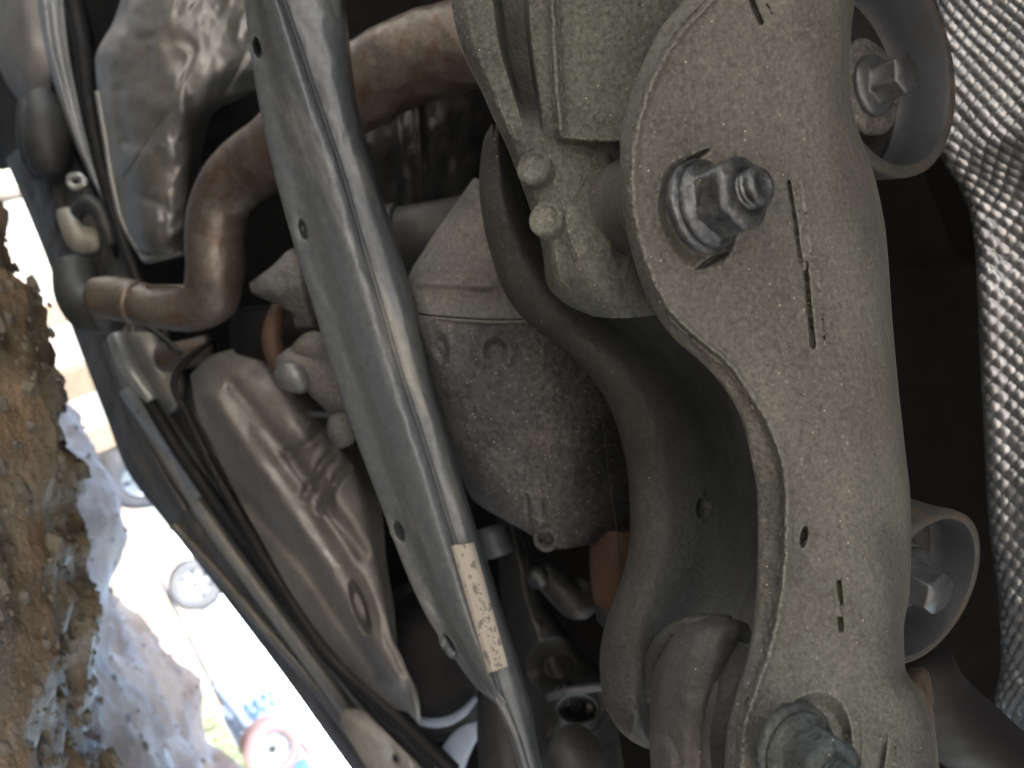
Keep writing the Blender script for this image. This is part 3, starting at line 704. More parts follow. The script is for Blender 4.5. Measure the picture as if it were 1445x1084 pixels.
# ---- left: bright trim strips, sill, lobes, brackets
def ribbon(name, pts, mat, parent, n=40, width_cols=None, thick=.002, label=None, disp=None, nx=24):
    """pts rows: list of rows [(x,y,d)...]"""
    return sheet(name, rows_to_cols(pts, n), nx, mat, parent, thick, disp, label=label)
ts = ribbon('trim_strip', [
    [(48, -30, 1.12), (60, -30, 1.09), (72, -30, 1.10), (84, -30, 1.08), (98, -30, 1.12)],
    [(62, 60, 1.11), (72, 60, 1.08), (82, 60, 1.095), (92, 60, 1.075), (104, 60, 1.11)],
    [(80, 130, 1.10), (90, 130, 1.07), (97, 130, 1.085), (105, 130, 1.065), (114, 130, 1.10)],
    [(100, 190, 1.09), (107, 190, 1.06), (112, 190, 1.07), (118, 190, 1.055), (126, 190, 1.09)],
    [(122, 240, 1.08), (127, 240, 1.055), (131, 240, 1.06), (136, 240, 1.05), (142, 240, 1.08)],
    [(148, 290, 1.08), (150, 290, 1.06), (153, 290, 1.06), (156, 290, 1.055), (159, 290, 1.08)]], M['trim'], car, 90, label='bright folded trim strip at the upper end')
blk = tube('brake_line', [(95, -40, 1.0, .012), (118, 60, .99, .013), (128, 150, .98, .012), (145, 240, .98, .010), (165, 310, .98, .009), (185, 370, .97, .008), (215, 440, .96, .007), (240, 480, .95, .006)], M['black'], car, 16, 8, label='black line running beside the trim')
ribbon('sill_end_panel', [
    [(-30, -40, 1.25), (0, -40, 1.22), (30, -40, 1.20), (62, -40, 1.2)],
    [(-20, 40, 1.25), (5, 40, 1.22), (38, 40, 1.19), (68, 40, 1.2)],
    [(5, 110, 1.25), (22, 110, 1.23), (42, 110, 1.20), (70, 108, 1.2)],
    [(30, 148, 1.27), (38, 148, 1.25), (52, 148, 1.22), (72, 145, 1.22)]], M['tray'], car, 60, label='tan end of the sill above the rubber lobe')
sheet('arch_liner', rows_to_cols([
    [(-160, -60, 1.36), (-60, -60, 1.34), (60, -60, 1.32), (140, -60, 1.30)],
    [(-90, 90, 1.36), (-20, 90, 1.34), (70, 90, 1.32), (150, 90, 1.28)],
    [(-40, 190, 1.34), (0, 185, 1.31), (80, 180, 1.28), (160, 180, 1.24)],
    [(0, 240, 1.30), (22, 235, 1.27), (90, 230, 1.24), (170, 230, 1.20)]], 60), 30, M['black'], car, .004, label='black liner at the upper corner')
tube('rubber_lobe', [(62, 140, 1.12, .020), (66, 170, 1.10, .030), (68, 205, 1.09, .033), (72, 235, 1.09, .028), (76, 250, 1.09, .018)], M['dark_metal'], car, 32, 8, label='grey-brown rubber bump stop hanging by the sill')
tube('rubber_lobe', [(40, 150, 1.16, .015), (46, 190, 1.15, .022), (52, 225, 1.15, .022), (58, 250, 1.15, .012)], M['dark_metal'], car, 24, 8)
# small clip with a hole and brackets
def plate_px(name, poly, d, thick, mat, parent, tilt=(0, 0), label=None, hole=None):
    """flat plate with a polygon outline, real thickness; tilt: depth change per px in x and y"""
    cx = sum(p[0] for p in poly) / len(poly); cy = sum(p[1] for p in poly) / len(poly)
    # chaikin rounding
    q = poly
    for _ in range(2):
        q = [(a[0] * (1 - t) + b[0] * t, a[1] * (1 - t) + b[1] * t) for a, b in zip(q, q[1:] + q[:1]) for t in (.2, .8)]
    n = len(q); pts = np.array([[x, y, d + (x - cx) * tilt[0] + (y - cy) * tilt[1]] for x, y in q])
    A = P(pts[:, 0], pts[:, 1], pts[:, 2]); B = A + fw * thick
    vs_, fs_ = [], []
    if hole:
        hx, hy, ha, hb_ = hole
        an = [math.atan2((y - hy), (x - hx)) for x, y in q]
        hp = np.array([[hx + ha * math.cos(t), hy + hb_ * math.sin(t)] for t in an]); hd = d + (hp[:, 0] - cx) * tilt[0] + (hp[:, 1] - cy) * tilt[1]
        A2 = P(hp[:, 0], hp[:, 1], hd); B2 = A2 + fw * thick
        vs_ = np.concatenate([A, B, A2, B2])
        for i in range(n):
            j = (i + 1) % n
            fs_ += [(i, j, 2 * n + j, 2 * n + i), (n + j, n + i, 3 * n + i, 3 * n + j), (i, n + i, n + j, j), (2 * n + i, 2 * n + j, 3 * n + j, 3 * n + i)]
    else:
        vs_ = np.concatenate([A, B]); fs_ = [tuple(range(n)), tuple(range(2 * n - 1, n - 1, -1))] + [(i, n + i, n + (i + 1) % n, (i + 1) % n) for i in range(n)]
    return link(name, mesh(name, vs_, fs_, mat, True, 30), parent, label)
plate_px('trim_clip', [(92, 246), (112, 242), (122, 252), (121, 264), (102, 270), (94, 262)], 1.05, .006, M['trim'], car, hole=(106, 256, 7, 4), label='small pale clip with a square hole')
bk = plate_px('hinge_bracket', [(76, 296), (96, 292), (108, 298), (112, 318), (135, 322), (140, 352), (108, 358), (92, 345)], 1.06, .012, M['sill'], car, label='grey stamped bracket near the trim end')
tube('bracket_hook', [(108, 300, 1.05, .010), (125, 288, 1.04, .013), (142, 300, 1.035, .013), (152, 325, 1.03, .012), (158, 348, 1.03, .007)], M['dark_metal'], bk, 16, 6)

# sill bundle: several long folded ribs from upper left to the lower right
def sill_rib(name, pts, w, dd, mat, label=None):
    rows = []
    for (x, y, d) in pts:
        # across direction is roughly up-right
        ax, ay = .86, -.5
        rows.append([(x - ax * w, y - ay * w, d + dd), (x - ax * w * .5, y - ay * w * .5, d), (x, y, d - dd * .2), (x + ax * w * .5, y + ay * w * .5, d + dd * .2), (x + ax * w, y + ay * w, d + dd)])
    return sheet(name, rows_to_cols(rows, 160), 16, mat, sillp, .003, lambda X, Y: -.002 * fbm(X / 18, Y / 50, 5, 3), label=label)
sill_base = rows_to_cols([
    [(8, 225, 1.24), (18, 215, 1.20), (40, 205, 1.17), (90, 190, 1.15)],
    [(60, 350, 1.22), (72, 340, 1.18), (95, 330, 1.15), (150, 310, 1.13)],
    [(108, 480, 1.20), (122, 470, 1.16), (150, 460, 1.13), (215, 440, 1.11)],
    [(150, 590, 1.19), (165, 580, 1.15), (195, 560, 1.12), (260, 530, 1.10)],
    [(178, 662, 1.19), (192, 655, 1.15), (225, 635, 1.12), (290, 600, 1.09)],
    [(232, 735, 1.19), (246, 725, 1.15), (280, 700, 1.11), (335, 670, 1.08)],
    [(318, 845, 1.18), (330, 832, 1.14), (362, 805, 1.10), (415, 775, 1.07)],
    [(405, 960, 1.17), (418, 948, 1.13), (448, 920, 1.09), (500, 885, 1.06)],
    [(480, 1065, 1.16), (492, 1052, 1.12), (525, 1025, 1.08), (580, 990, 1.05)],
    [(535, 1140, 1.16), (548, 1128, 1.12), (580, 1100, 1.08), (640, 1065, 1.05)]], 220)
M['sill_dark'] = grime('sooty_sill', (.14, .12, .10), (.05, .045, .04), (.35, .6), .1, 14, 300, .2, .2, patch_stretch=(.3, 1.5, 1.5))
sillp = sheet('sill', sill_base, 60, M['sill_dark'], car, .004, lambda X, Y: -.008 * fbm(X / 16, Y / 50, 70, 3), label='dark scuffed sill edge along the car side')
sill_rib('sill_fold', [(165, 500, 1.09), (190, 560, 1.08), (235, 640, 1.07), (290, 725, 1.06), (350, 810, 1.05), (420, 905, 1.04), (490, 1000, 1.03), (560, 1100, 1.02)], 13, .02, M['sill'], 'tan scuffed fold')
sill_rib('sill_fold', [(190, 500, 1.06), (215, 560, 1.05), (262, 640, 1.04), (318, 725, 1.03), (378, 812, 1.02), (448, 905, 1.01), (520, 1000, 1.0), (595, 1100, 1.0)], 11, .02, M['sill'])
sill_rib('sill_fold', [(245, 740, 1.11), (300, 800, 1.10), (360, 870, 1.09), (430, 950, 1.08), (500, 1040, 1.07), (560, 1120, 1.07)], 9, .014, M['tray'])
sill_rib('sill_highlight', [(182, 545, 1.035), (205, 580, 1.03), (232, 612, 1.03), (262, 650, 1.03), (285, 700, 1.035)], 17, .018, M['trim'], 'pale strip painted for the highlight streak')  # pale strip painted as the highlight streak on the sill
sill_rib('sill_fold', [(345, 765, 1.0), (390, 830, .99), (450, 910, .98), (520, 1000, .97), (600, 1100, .96)], 9, .012, M['sill'], 'narrow light rib')
sill_rib('sill_fold', [(150, 480, 1.10), (178, 560, 1.10), (215, 640, 1.09), (262, 720, 1.08)], 7, .012, M['sill_dark'])
tube('sill_rod', [(165, 480, 1.0, .008), (230, 600, .99, .009), (330, 745, .97, .010), (430, 880, .95, .010), (520, 990, .93, .010), (640, 1110, .92, .010)], M['black'], sillp, 14, 8)
plate_px('jack_plate', [(470, 1005), (520, 1000), (610, 1100), (560, 1130), (520, 1090)], .96, .006, M['sill'], sillp, (0, 0), label='tan plate with a hole near the lower frame edge', hole=(558, 1070, 5, 8))
# latch fittings above the sill
lt = plate_px('latch_plate', [(158, 480), (178, 470), (215, 468), (248, 490), (258, 560), (235, 590), (205, 560), (178, 530)], 1.02, .02, M['foil'], car, (0, .0002), label='grey latch plate below the pipe')
tube('latch_bar', [(165, 475, 1.0, .012), (178, 510, .99, .012), (200, 545, .99, .010), (215, 565, .99, .008)], M['trim'], lt, 16, 6)
tube('hose_stub', [(232, 505, .93, .018), (262, 500, .92, .018), (300, 490, .92, .017)], M['rust'], car, 24, 6, label='short red-brown hose stub')
tube('cable', [(150, 420, .93, .004), (200, 455, .92, .004), (235, 480, .91, .004), (255, 500, .90, .0035)], M['dark_metal'], car, 10, 6, label='thin dark cable under the pipe joint')
tube('cable_loop', [(300, 480, .90, .0035), (262, 510, .89, .004), (245, 540, .89, .004), (262, 580, .89, .005), (300, 660, .89, .006), (345, 740, .88, .007), (400, 830, .87, .009), (470, 930, .86, .010), (560, 1010, .86, .010), (640, 1090, .86, .010)], M['black'], car, 14, 8, label='black cable edging the ribbed cover')

# ---- ribbed floor cover (tray)
tr = [
    [(268, 530, .89), (285, 512, .86), (310, 498, .85), (345, 490, .85), (385, 492, .88), (430, 520, .95)],
    [(278, 580, .88), (310, 560, .84), (350, 545, .825), (390, 550, .82), (430, 570, .84), (480, 600, .90)],
    [(300, 630, .87), (335, 610, .83), (380, 595, .81), (425, 600, .80), (470, 620, .81), (515, 650, .86)],
    [(330, 690, .86), (365, 670, .82), (410, 655, .80), (455, 660, .79), (500, 680, .795), (538, 715, .84)],
    [(368, 760, .855), (400, 740, .815), (440, 725, .795), (480, 730, .78), (515, 750, .785), (545, 790, .82)],
    [(410, 835, .85), (440, 815, .81), (475, 800, .79), (505, 805, .775), (535, 825, .78), (556, 860, .81)],
    [(455, 900, .85), (480, 885, .81), (508, 870, .785), (532, 875, .775), (550, 895, .775), (562, 920, .80)],
    [(505, 960, .86), (525, 950, .82), (545, 940, .79), (562, 945, .78), (578, 960, .78), (590, 980, .80)],
    [(545, 1005, .87), (560, 1002, .85), (572, 1004, .83), (580, 1010, .82), (588, 1018, .82), (594, 1026, .83)],
]
def tr_disp(X, Y):
    d = -.004 * fbm(X / 90, Y / 90, 81, 3)
    for pts, a_, w_ in (([(300, 560), (380, 680), (470, 810), (560, 960)], -.012, 14), ([(330, 545), (420, 660), (510, 780)], .010, 10), ([(340, 700), (430, 800), (530, 950)], .010, 10),
                        ([(410, 640), (440, 625), (455, 600)], .010, 9), ([(430, 700), (455, 655), (470, 640)], .010, 7), ([(452, 720), (478, 672), (492, 660)], .008, 6)):
        _, b = seg(X, Y, pts, 2); d += a_ * np.exp(-(b / w_) ** 2)
    d += .03 * ell(X, Y, 508, 858, 8, 34, -18, .3) + .008 * ell(X, Y, 505, 858, 18, 48, -18, .5)
    d += .01 * ell(X, Y, 462, 702, 8, 20, -10, .5)
    d -= .012 * ell(X, Y, 402, 600, 28, 34, 20, .8)
    return d
tray = sheet('ribbed_cover', rows_to_cols(tr, 260), 200, M['tray'], car, .003, tr_disp, label='large dusty ribbed cover with an oval opening')
# ---- clamp cluster and orange band, wedge block
wb = sheet('wedge_block', rows_to_cols([
    [(352, 400, .72), (362, 392, .69), (385, 375, .68), (410, 352, .68), (445, 345, .70)],
    [(355, 412, .71), (368, 412, .68), (392, 408, .665), (420, 405, .665), (450, 405, .69)],
    [(372, 422, .72), (388, 428, .69), (410, 440, .68), (435, 455, .68), (455, 470, .70)]], 50), 50, M['case_top'], car, .02, lambda X, Y: -.003 * fbm(X / 25, Y / 25, 9, 3), label='tan wedge-shaped block half hidden by the beam')
cl = tube('hose_clamp', [(404, 520, .72, .010), (420, 512, .70, .018), (445, 515, .695, .022), (470, 540, .70, .024), (495, 570, .71, .022)], M['case_top'], car, 28, 8, 1, .002, label='knobbly grey-brown clamp joint beside the beam')
tube('clamp_boss', [(425, 495, .69, .010), (445, 488, .68, .014), (465, 500, .69, .014)], M['case_top'], cl, 20, 6)
tube('clamp_boss', [(405, 530, .69, .013), (418, 532, .68, .015), (428, 538, .69, .012)], M['foil'], cl, 20, 6)
tube('clamp_boss', [(478, 590, .69, .010), (482, 608, .685, .013), (488, 622, .69, .011)], M['case_top'], cl, 20, 6)
tube('clamp_screw', [(436, 584, .71, .003), (478, 586, .70, .003)], M['zinc'], cl, 10, 4)
tube('orange_strap', [(398, 425, .76, .007), (388, 450, .75, .009), (384, 480, .75, .010), (390, 505, .755, .010), (402, 528, .765, .008)], M['orange'], car, 24, 8, 1.0, label='orange band beside the clamp joint')
tube('dark_cylinder', [(350, 470, .86, .03), (400, 470, .84, .035), (470, 470, .82, .035)], M['black'], car, 28, 6, label='dark round housing behind the orange band')

# ---- far castings behind the gear case
bc = sheet('rear_casting', rows_to_cols([
    [(470, 200, .86), (530, 170, .83), (580, 150, .80), (620, 140, .81), (655, 130, .84), (700, 120, .92)],
    [(480, 240, .86), (540, 220, .82), (585, 205, .79), (622, 200, .81), (665, 195, .84), (705, 190, .92)],
    [(490, 290, .87), (545, 270, .83), (590, 262, .80), (625, 262, .82), (668, 255, .85), (705, 250, .92)],
    [(500, 340, .90), (550, 325, .85), (592, 318, .82), (628, 318, .84), (668, 312, .87), (705, 305, .94)]], 100), 100, M['dark_metal'], car, .01,
    lambda X, Y: -.012 * np.exp(-((X - 592 + (Y - 200) * -.05) / 5) ** 2) - .010 * np.exp(-((X - 562 - (Y - 180) * .12) / 7) ** 2) - .006 * fbm(X / 30, Y / 40, 71, 3), label='dark ribbed casting under the exhaust bend')
tube('casting_stud', [(598, 300, .80, .010), (600, 312, .78, .010)], M['dark_metal'], bc, 6, 2)
tube('cross_pipe', [(520, 345, .68, .030), (600, 335, .66, .030), (680, 320, .66, .030)], M['dark_metal'], car, 32, 6, label='dark horizontal pipe above the gear case')
tube('cross_pipe_band', [(556, 338, .668, .0315), (570, 336, .666, .0315)], M['dark_metal'], car, 32, 3)

# ---- lower middle: bellows can, pale arc for its lit rim, guard, dark strut, orange damper, hub casting
can = lathe('black_canister', [(.0001, .060), (.05, .058), (.072, .050), (.082, .038), (.085, .02), (.085, -.03), (.080, -.034), (.085, -.040), (.085, -.12)], P(612, 935, .93), V(.05, -.10, .99), M['black'], car, 64, label='black rounded canister with its lit lower rim painted pale')
tube('lit_rim_arc', [(575, 1008, .88, .003), (600, 1019, .87, .005), (630, 1018, .865, .0055), (655, 1004, .865, .005), (672, 985, .87, .003)], M['bright'], can, 16, 8)  # only the lit lower edge of the rim, painted as a pale arc
tube('pale_curved_guard', [(690, 1008, .90, .010), (664, 1030, .89, .014), (645, 1058, .89, .017), (630, 1100, .89, .018)], M['bright'], car, 24, 8, .4, label='pale enamel curved guard at the lower frame edge')
tube('strut_block', [(705, 960, .76, .022), (708, 1030, .75, .025), (712, 1110, .75, .026)], M['dark_metal'], car, 8, 6, .6, label='dark square strut beside the beam foot')
st = sheet('hub_casting', rows_to_cols([
    [(700, 730, .74), (712, 730, .70), (722, 735, .69), (732, 745, .70), (745, 760, .76)],
    [(705, 820, .74), (722, 820, .70), (738, 825, .68), (752, 832, .69), (768, 845, .75)],
    [(715, 900, .74), (740, 900, .69), (762, 903, .67), (790, 908, .68), (820, 915, .75)],
    [(725, 965, .73), (755, 965, .68), (785, 962, .665), (820, 962, .68), (860, 965, .74)],
    [(735, 1030, .73), (765, 1030, .68), (795, 1028, .67), (830, 1025, .68), (870, 1020, .74)],
    [(745, 1110, .74), (775, 1110, .69), (805, 1110, .68), (845, 1110, .69), (885, 1110, .75)]], 160), 80, M['dark_metal'], car, .012,
    lambda X, Y: .03 * ell(X, Y, 790, 940, 34, 30, 0, .4) + .04 * ell(X, Y, 815, 1000, 20, 14, 0, .4) - .004 * fbm(X / 40, Y / 40, 91, 3), label='dark webbed hub casting behind the beam foot')
tube('casting_lip', [(772, 984, .655, .0035), (800, 976, .65, .004), (850, 968, .65, .004)], M['cup'], st, 12, 6)
tube('hub_eye', [(800, 1070, .63, .022), (812, 1062, .61, .022)], M['dark_metal'], st, 32, 3)
tube('small_linkage', [(765, 812, .66, .012), (790, 830, .65, .015), (815, 850, .65, .015), (830, 830, .66, .014)], M['dark_metal'], car, 20, 6, 1, .002, label='small grimy linkage in the dark above the hub')
tube('linkage_bolt', [(762, 808, .65, .0085), (757, 822, .64, .0085)], M['steel'], car, 6, 2)
tube('grey_square_tab', [(688, 745, .64, .018), (700, 785, .64, .018)], M['cup'], car, 4, 3, .4, label='grey square tab at the case corner')
dm = tube('damper', [(872, 745, .58, .020), (868, 790, .58, .020), (872, 840, .585, .0195), (876, 866, .59, .016)], M['orange'], car, 36, 6, label='orange-brown damper tube behind the dark arm')
tube('damper_cap', [(875, 846, .583, .0205), (877, 872, .586, .0195)], M['dark_metal'], dm, 36, 3)

# ---- right side: mounting cups with bolts
def cup(px, py, d, axis, R, parent, label, bs_=1.0, depth=.030, off=(0, 0)):
    o = P(px, py, d); a = V(*axis)
    prof = [(R * .93, -depth), (R * .95, -depth * .5), (R, .0), (R * 1.0, .0035), (R * .955, .0045), (R * .90, .0035), (R * .885, .001), (R * .87, -depth * .5), (R * .86, -depth), (R * .3, -depth - .001)]
    c = lathe('mounting_cup', prof[5:], o, a, M['cup'], parent, 96, label=label)
    lathe('cup_rim', prof[:6], o, a, M['cup_rim'], c, 96)
    o2 = P(px + off[0], py + off[1], d)
    lathe('rubber_insert', [(R * .855, -depth * 1.0), (R * .85, -depth * .85), (R * .72, -depth * .72), (R * .62, -depth * .88), (R * .40, -depth * .85), (R * .36, -depth * .6), (.006, -depth * .6)], o, a, M['rubber'], c, 72)
    w0 = -depth * .55
    lathe('cast_washer', [(.002, w0), (R * .43, w0), (R * .45, w0 + .002), (R * .43, w0 + .004), (.002, w0 + .004)], o2, a, M['washer'], c, 48, lambda rr, th, h: rr * (1 + .02 * np.sin(th * 7)))
    z = w0 + .0035
    R = R * bs_
    b = lathe('bolt_head', [(.001, z), (R * .28, z), (R * .29, z + .0015), (R * .28, z + .0035), (R * .215, z + .0050), (R * .19, z + .0056), (R * .19, z + .0065), (R * .19, z + .0185), (R * .17, z + .020), (R * .001, z + .020)], o2, a, M['zinc'], c, 96,
              hexf(R * .165, z + .0060, z + .03), 25)
    return c
cup(1252, 96, .385, (.50, .02, .84), .0570, car, 'upper blue-grey round mounting cup with hexagonal bolt', 1.0, .030, (10, 14))
cup(1300, 826, .385, (.46, -.24, .86), .0425, car, 'lower blue-grey round mounting cup with hexagonal bolt', 1.45, .024, (0, 0))
tube('rear_stay', [(1270, 930, .42, .026), (1300, 975, .43, .024), (1370, 1040, .45, .024), (1460, 1120, .47, .024)], M['black'], car, 28, 6, label='dark sloping stay below the lower cup')
lathe('rusty_disc', [(.002, -.006), (.018, -.006), (.019, 0), (.017, .002), (.002, .003)], P(1308, 1000, .365), V(.8, .1, .5), M['rust'], car, 40, label='rust-brown disc edge beside the arm foot')

# ---- embossed heat shield, far right
Ls = [(-40, 1312), (0, 1318), (100, 1322), (190, 1318), (225, 1330), (260, 1352), (320, 1373), (400, 1379), (500, 1383), (620, 1389), (720, 1394), (850, 1409), (930, 1413), (990, 1404), (1030, 1410), (1060, 1418), (1120, 1440)]
cs = [[] for _ in range(5)]
for (y, l) in Ls:
    b = .50
    bow = .02 * math.sin((y - 100) / 210.0)
    for c, (dx, dd) in zip(cs, ((0, .030), (7, .012), (40, -.006 + bow * .3), (130, -.045 + bow * .6), (330, -.125 + bow))): c.append((y, l + dx, b + dd))
Cs = columns(cs, -40, 1120, 1100)
Gs = across(Cs, 360)
Gs[..., 2] -= .0015 * fbm(Gs[..., 0] / 90, Gs[..., 1] / 120, 5, 3)
Wd = P(Gs[..., 0], Gs[..., 1], Gs[..., 2])
du = np.gradient(Wd, axis=1); dv = np.gradient(Wd, axis=0)
Nn = np.cross(du, dv); Nn /= np.linalg.norm(Nn, axis=-1, keepdims=True)
if (Nn * (CAM - Wd)).sum(-1).mean() < 0: Nn = -Nn
su = np.cumsum(np.linalg.norm(du, axis=-1), axis=1); sv = np.cumsum(np.linalg.norm(dv, axis=-1).mean(1))[:, None]
wob = .05 * fbm(Gs[..., 0] / 60, Gs[..., 1] / 60, 6, 2)
qa = su / .0102 + wob; qb = sv / .0106 + su / .09 + wob
def dome(a_, b_):
    r_ = np.hypot(a_ - np.round(a_), b_ - np.round(b_))
    return np.clip(1 - (r_ / .38) ** 2, 0, 1)
hh = np.maximum(dome(qa, qb), dome(qa + .5, qb + .5))
fade = np.clip((su - .008) / .006, .10, 1) * (.8 + .3 * fbm(Gs[..., 0] / 30, Gs[..., 1] / 30, 8, 2))
Wd = Wd + Nn * (hh * .0022 * fade)[..., None]
v, f = solid_grid(Wd, .0008)
link('embossed_heat_shield', mesh('embossed_heat_shield', v, f, M['foil_bump']), car, 'bright dimpled aluminium heat shield with rolled edge')

# black sheet added for the shade in the gap between arm and shield
sheet('gap_shade_sheet', rows_to_cols([
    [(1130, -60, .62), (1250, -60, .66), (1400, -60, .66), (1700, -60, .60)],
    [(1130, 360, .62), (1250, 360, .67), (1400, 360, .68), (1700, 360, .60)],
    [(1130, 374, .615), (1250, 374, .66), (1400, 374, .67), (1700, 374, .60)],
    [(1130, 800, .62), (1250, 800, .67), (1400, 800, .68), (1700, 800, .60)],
    [(1130, 1160, .62), (1250, 1160, .66), (1400, 1160, .66), (1700, 1160, .60)]], 120), 60, M['void'], car, .004, label='added black sheet for the shade in the gap beside the arm')
# black sheets added behind everything for the shade of the deep void
sheet('back_shade_sheet', rows_to_cols([
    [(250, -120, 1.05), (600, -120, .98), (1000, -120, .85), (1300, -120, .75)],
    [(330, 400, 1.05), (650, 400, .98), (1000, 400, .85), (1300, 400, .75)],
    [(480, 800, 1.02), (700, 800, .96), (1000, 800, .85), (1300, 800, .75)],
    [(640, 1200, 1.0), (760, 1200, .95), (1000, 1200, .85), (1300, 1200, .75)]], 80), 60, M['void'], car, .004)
sheet('sill_shade_sheet', rows_to_cols([
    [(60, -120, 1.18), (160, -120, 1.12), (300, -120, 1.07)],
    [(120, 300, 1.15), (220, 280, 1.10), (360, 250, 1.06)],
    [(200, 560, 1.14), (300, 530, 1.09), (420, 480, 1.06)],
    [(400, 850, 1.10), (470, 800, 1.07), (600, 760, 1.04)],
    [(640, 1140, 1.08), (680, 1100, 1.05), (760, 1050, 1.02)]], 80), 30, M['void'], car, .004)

# ------------------------------------------------------------------ yard beyond
def ground_at(px, py, z=0.0):
    r = P(px, py, 1.0) - CAM; t = (z - CAM[2]) / r[2]; return CAM + r * t
def on_far(px, py, d):
    p = P(px, py, d); return p
def make_wheel(name, c, R_, wth, tyre_mat, label=None, cat=None, parent=None, facing=(0, -1, 0)):
    """wheel with tyre, rim, five spokes; axis = facing"""
    if parent is None:
        root = empty(name, tuple(np.array(c) - [0, 0, R_]), label, cat)
    else:
        root = bpy.data.objects.new(name, None); col.objects.link(root); root.parent = parent; root.location = Vector(np.array(c)) - parent.location
    a, u, w_ = frame(np.array(facing, float), (0, 0, 1))
    ty = [(R_ * .62, -wth * .5), (R_ * .80, -wth * .55), (R_ * .96, -wth * .48), (R_, -wth * .3), (R_, wth * .3), (R_ * .96, wth * .48), (R_ * .80, wth * .55), (R_ * .62, wth * .5)]
    base = root if parent is None else root
    lathe('tyre', ty, c, a, tyre_mat, base, 48)
    lathe('rim', [(R_ * .63, -wth * .5), (R_ * .60, wth * .46), (R_ * .57, wth * .40), (R_ * .55, -wth * .1), (R_ * .3, -wth * .12), (.01, -wth * .12)], c, a, M['alloy'] , base, 40)
    lathe('rim_well', [(R_ * .54, wth * .12), (.05, wth * .14), (.001, wth * .14)], c, a, M['rubber'], base, 32)
    parts = []
    for k in range(7):
        t = k * 2 * math.pi / 7
        dr = math.cos(t) * u + math.sin(t) * w_; sd = -math.sin(t) * u + math.cos(t) * w_
        q = []
        for rr, hw, z0 in ((.03, .035, .34), (R_ * .57, .05, .40)):
            for s1 in (-1, 1):
                for dz in (0, -.03): q.append(np.array(c) + dr * rr + sd * hw * s1 + a * (wth * z0 + dz))
        parts.append((np.array(q), [(0, 2, 6, 4), (1, 5, 7, 3), (0, 4, 5, 1), (2, 3, 7, 6), (4, 6, 7, 5), (0, 1, 3, 2)]))
    v, f = join(parts)
    link('spokes', mesh('spokes', v, f, M['alloy'], False), base)
    return root

Wc = P(262, 832, 9.4); Wc[2] = .31
pc = empty('parked_car', (float(Wc[0]) + 1.3, float(Wc[1]) + .85, 0), 'white parked car out in the sunlit yard', 'car')
def car_profile():
    # side profile in x (along), z ; lofted across y
    top = [(-.85, .45), (-.86, .70), (-.70, .88), (.05, 1.0), (.75, 1.42), (2.1, 1.45), (2.95, 1.05), (3.40, .98), (3.50, .7), (3.46, .42)]
    return top
ox, oy = float(Wc[0]), float(Wc[1]) + .12
prof = car_profile()
pf = prof + [(3.3, .26), (2.98, .26), (2.95, .45), (2.8, .63), (2.6, .68), (2.4, .63), (2.25, .45), (2.22, .25), (.38, .25), (.35, .45), (.2, .63), (0, .68), (-.2, .63), (-.35, .45), (-.38, .26), (-.7, .28)]
n = len(pf); vv = []
for yy, ins in ((0, 0), (1.6, 0)):
    for i, (x, z) in enumerate(pf):
        dy = .16 * max(0, (z - .95) / .5)
        vv.append((ox + x, oy + (yy + dy if yy == 0 else yy - dy), z))
ff = [tuple(range(n)), tuple(range(2 * n - 1, n - 1, -1))] + [(i, n + i, n + (i + 1) % n, (i + 1) % n) for i in range(n)]
link('body', mesh('body', vv, ff, M['car_white'], False), pc)
for xs in (((.25, 1.02), (.82, 1.36), (1.32, 1.38), (1.32, 1.0)), ((1.40, 1.0), (1.40, 1.38), (2.05, 1.38), (2.62, 1.08), (2.55, 1.0))):
    a_ = [(ox + x, oy + .16 * max(0, (z - .95) / .5) - .012, z) for x, z in xs]; b_ = [(x, y + .02, z) for x, y, z in a_]; m_ = len(a_)
    link('window', mesh('window', a_ + b_, [tuple(range(m_)), tuple(range(2 * m_ - 1, m_ - 1, -1))] + [(i, m_ + i, m_ + (i + 1) % m_, (i + 1) % m_) for i in range(m_)], M['glass'], False), pc)
for dx, dy, tm in ((0, 0, 'tyre'), (2.6, 0, 'tyre_red'), (0, 1.5, 'tyre'), (2.6, 1.5, 'tyre')):
    make_wheel('wheel', (float(Wc[0]) + dx, float(Wc[1]) + dy, .31), .31, .2, M[tm], parent=pc)

# salvage pieces in the sun
def crate_box(name, px, py, d, s, mat, label, cat, rz=0.2):
    p = P(px, py, d); p[2] = max(ground_h(p[0], p[1]) + s[2] / 2 - .01, 0)
    v, f = box_arrays((-s[0] / 2, -s[1] / 2, -s[2] / 2), (s[0] / 2, s[1] / 2, s[2] / 2))
    c_, s_ = math.cos(rz), math.sin(rz)
    v = np.stack([v[:, 0] * c_ - v[:, 1] * s_ + p[0], v[:, 0] * s_ + v[:, 1] * c_ + p[1], v[:, 2] + p[2]], -1)
    return tag(link(name, mesh(name, v, f, mat, False)), label, cat)
crate_box('timber_post', 88, 440, 4.2, (.11, .10, .36), M['wood'], 'tan timber post nearest the upper end of the sunlit gap', 'post')
crate_box('timber_post', 116, 535, 3.8, (.14, .12, .30), M['wood'], 'broad tan timber post in the middle of the sunlit gap', 'post', .5)
crate_box('timber_post', 140, 625, 3.2, (.10, .10, .27), M['wood'], 'short square timber post at the lower end of the gap', 'post', -.1)
# dark wheel standing in the yard, half hidden by the sill
p = P(172, 675, 5.2)
make_wheel('loose_wheel', (p[0], p[1], .31), .31, .2, M['tyre'], 'dark loose wheel standing just past the last timber post', 'wheel', facing=(.75, -.65, 0))
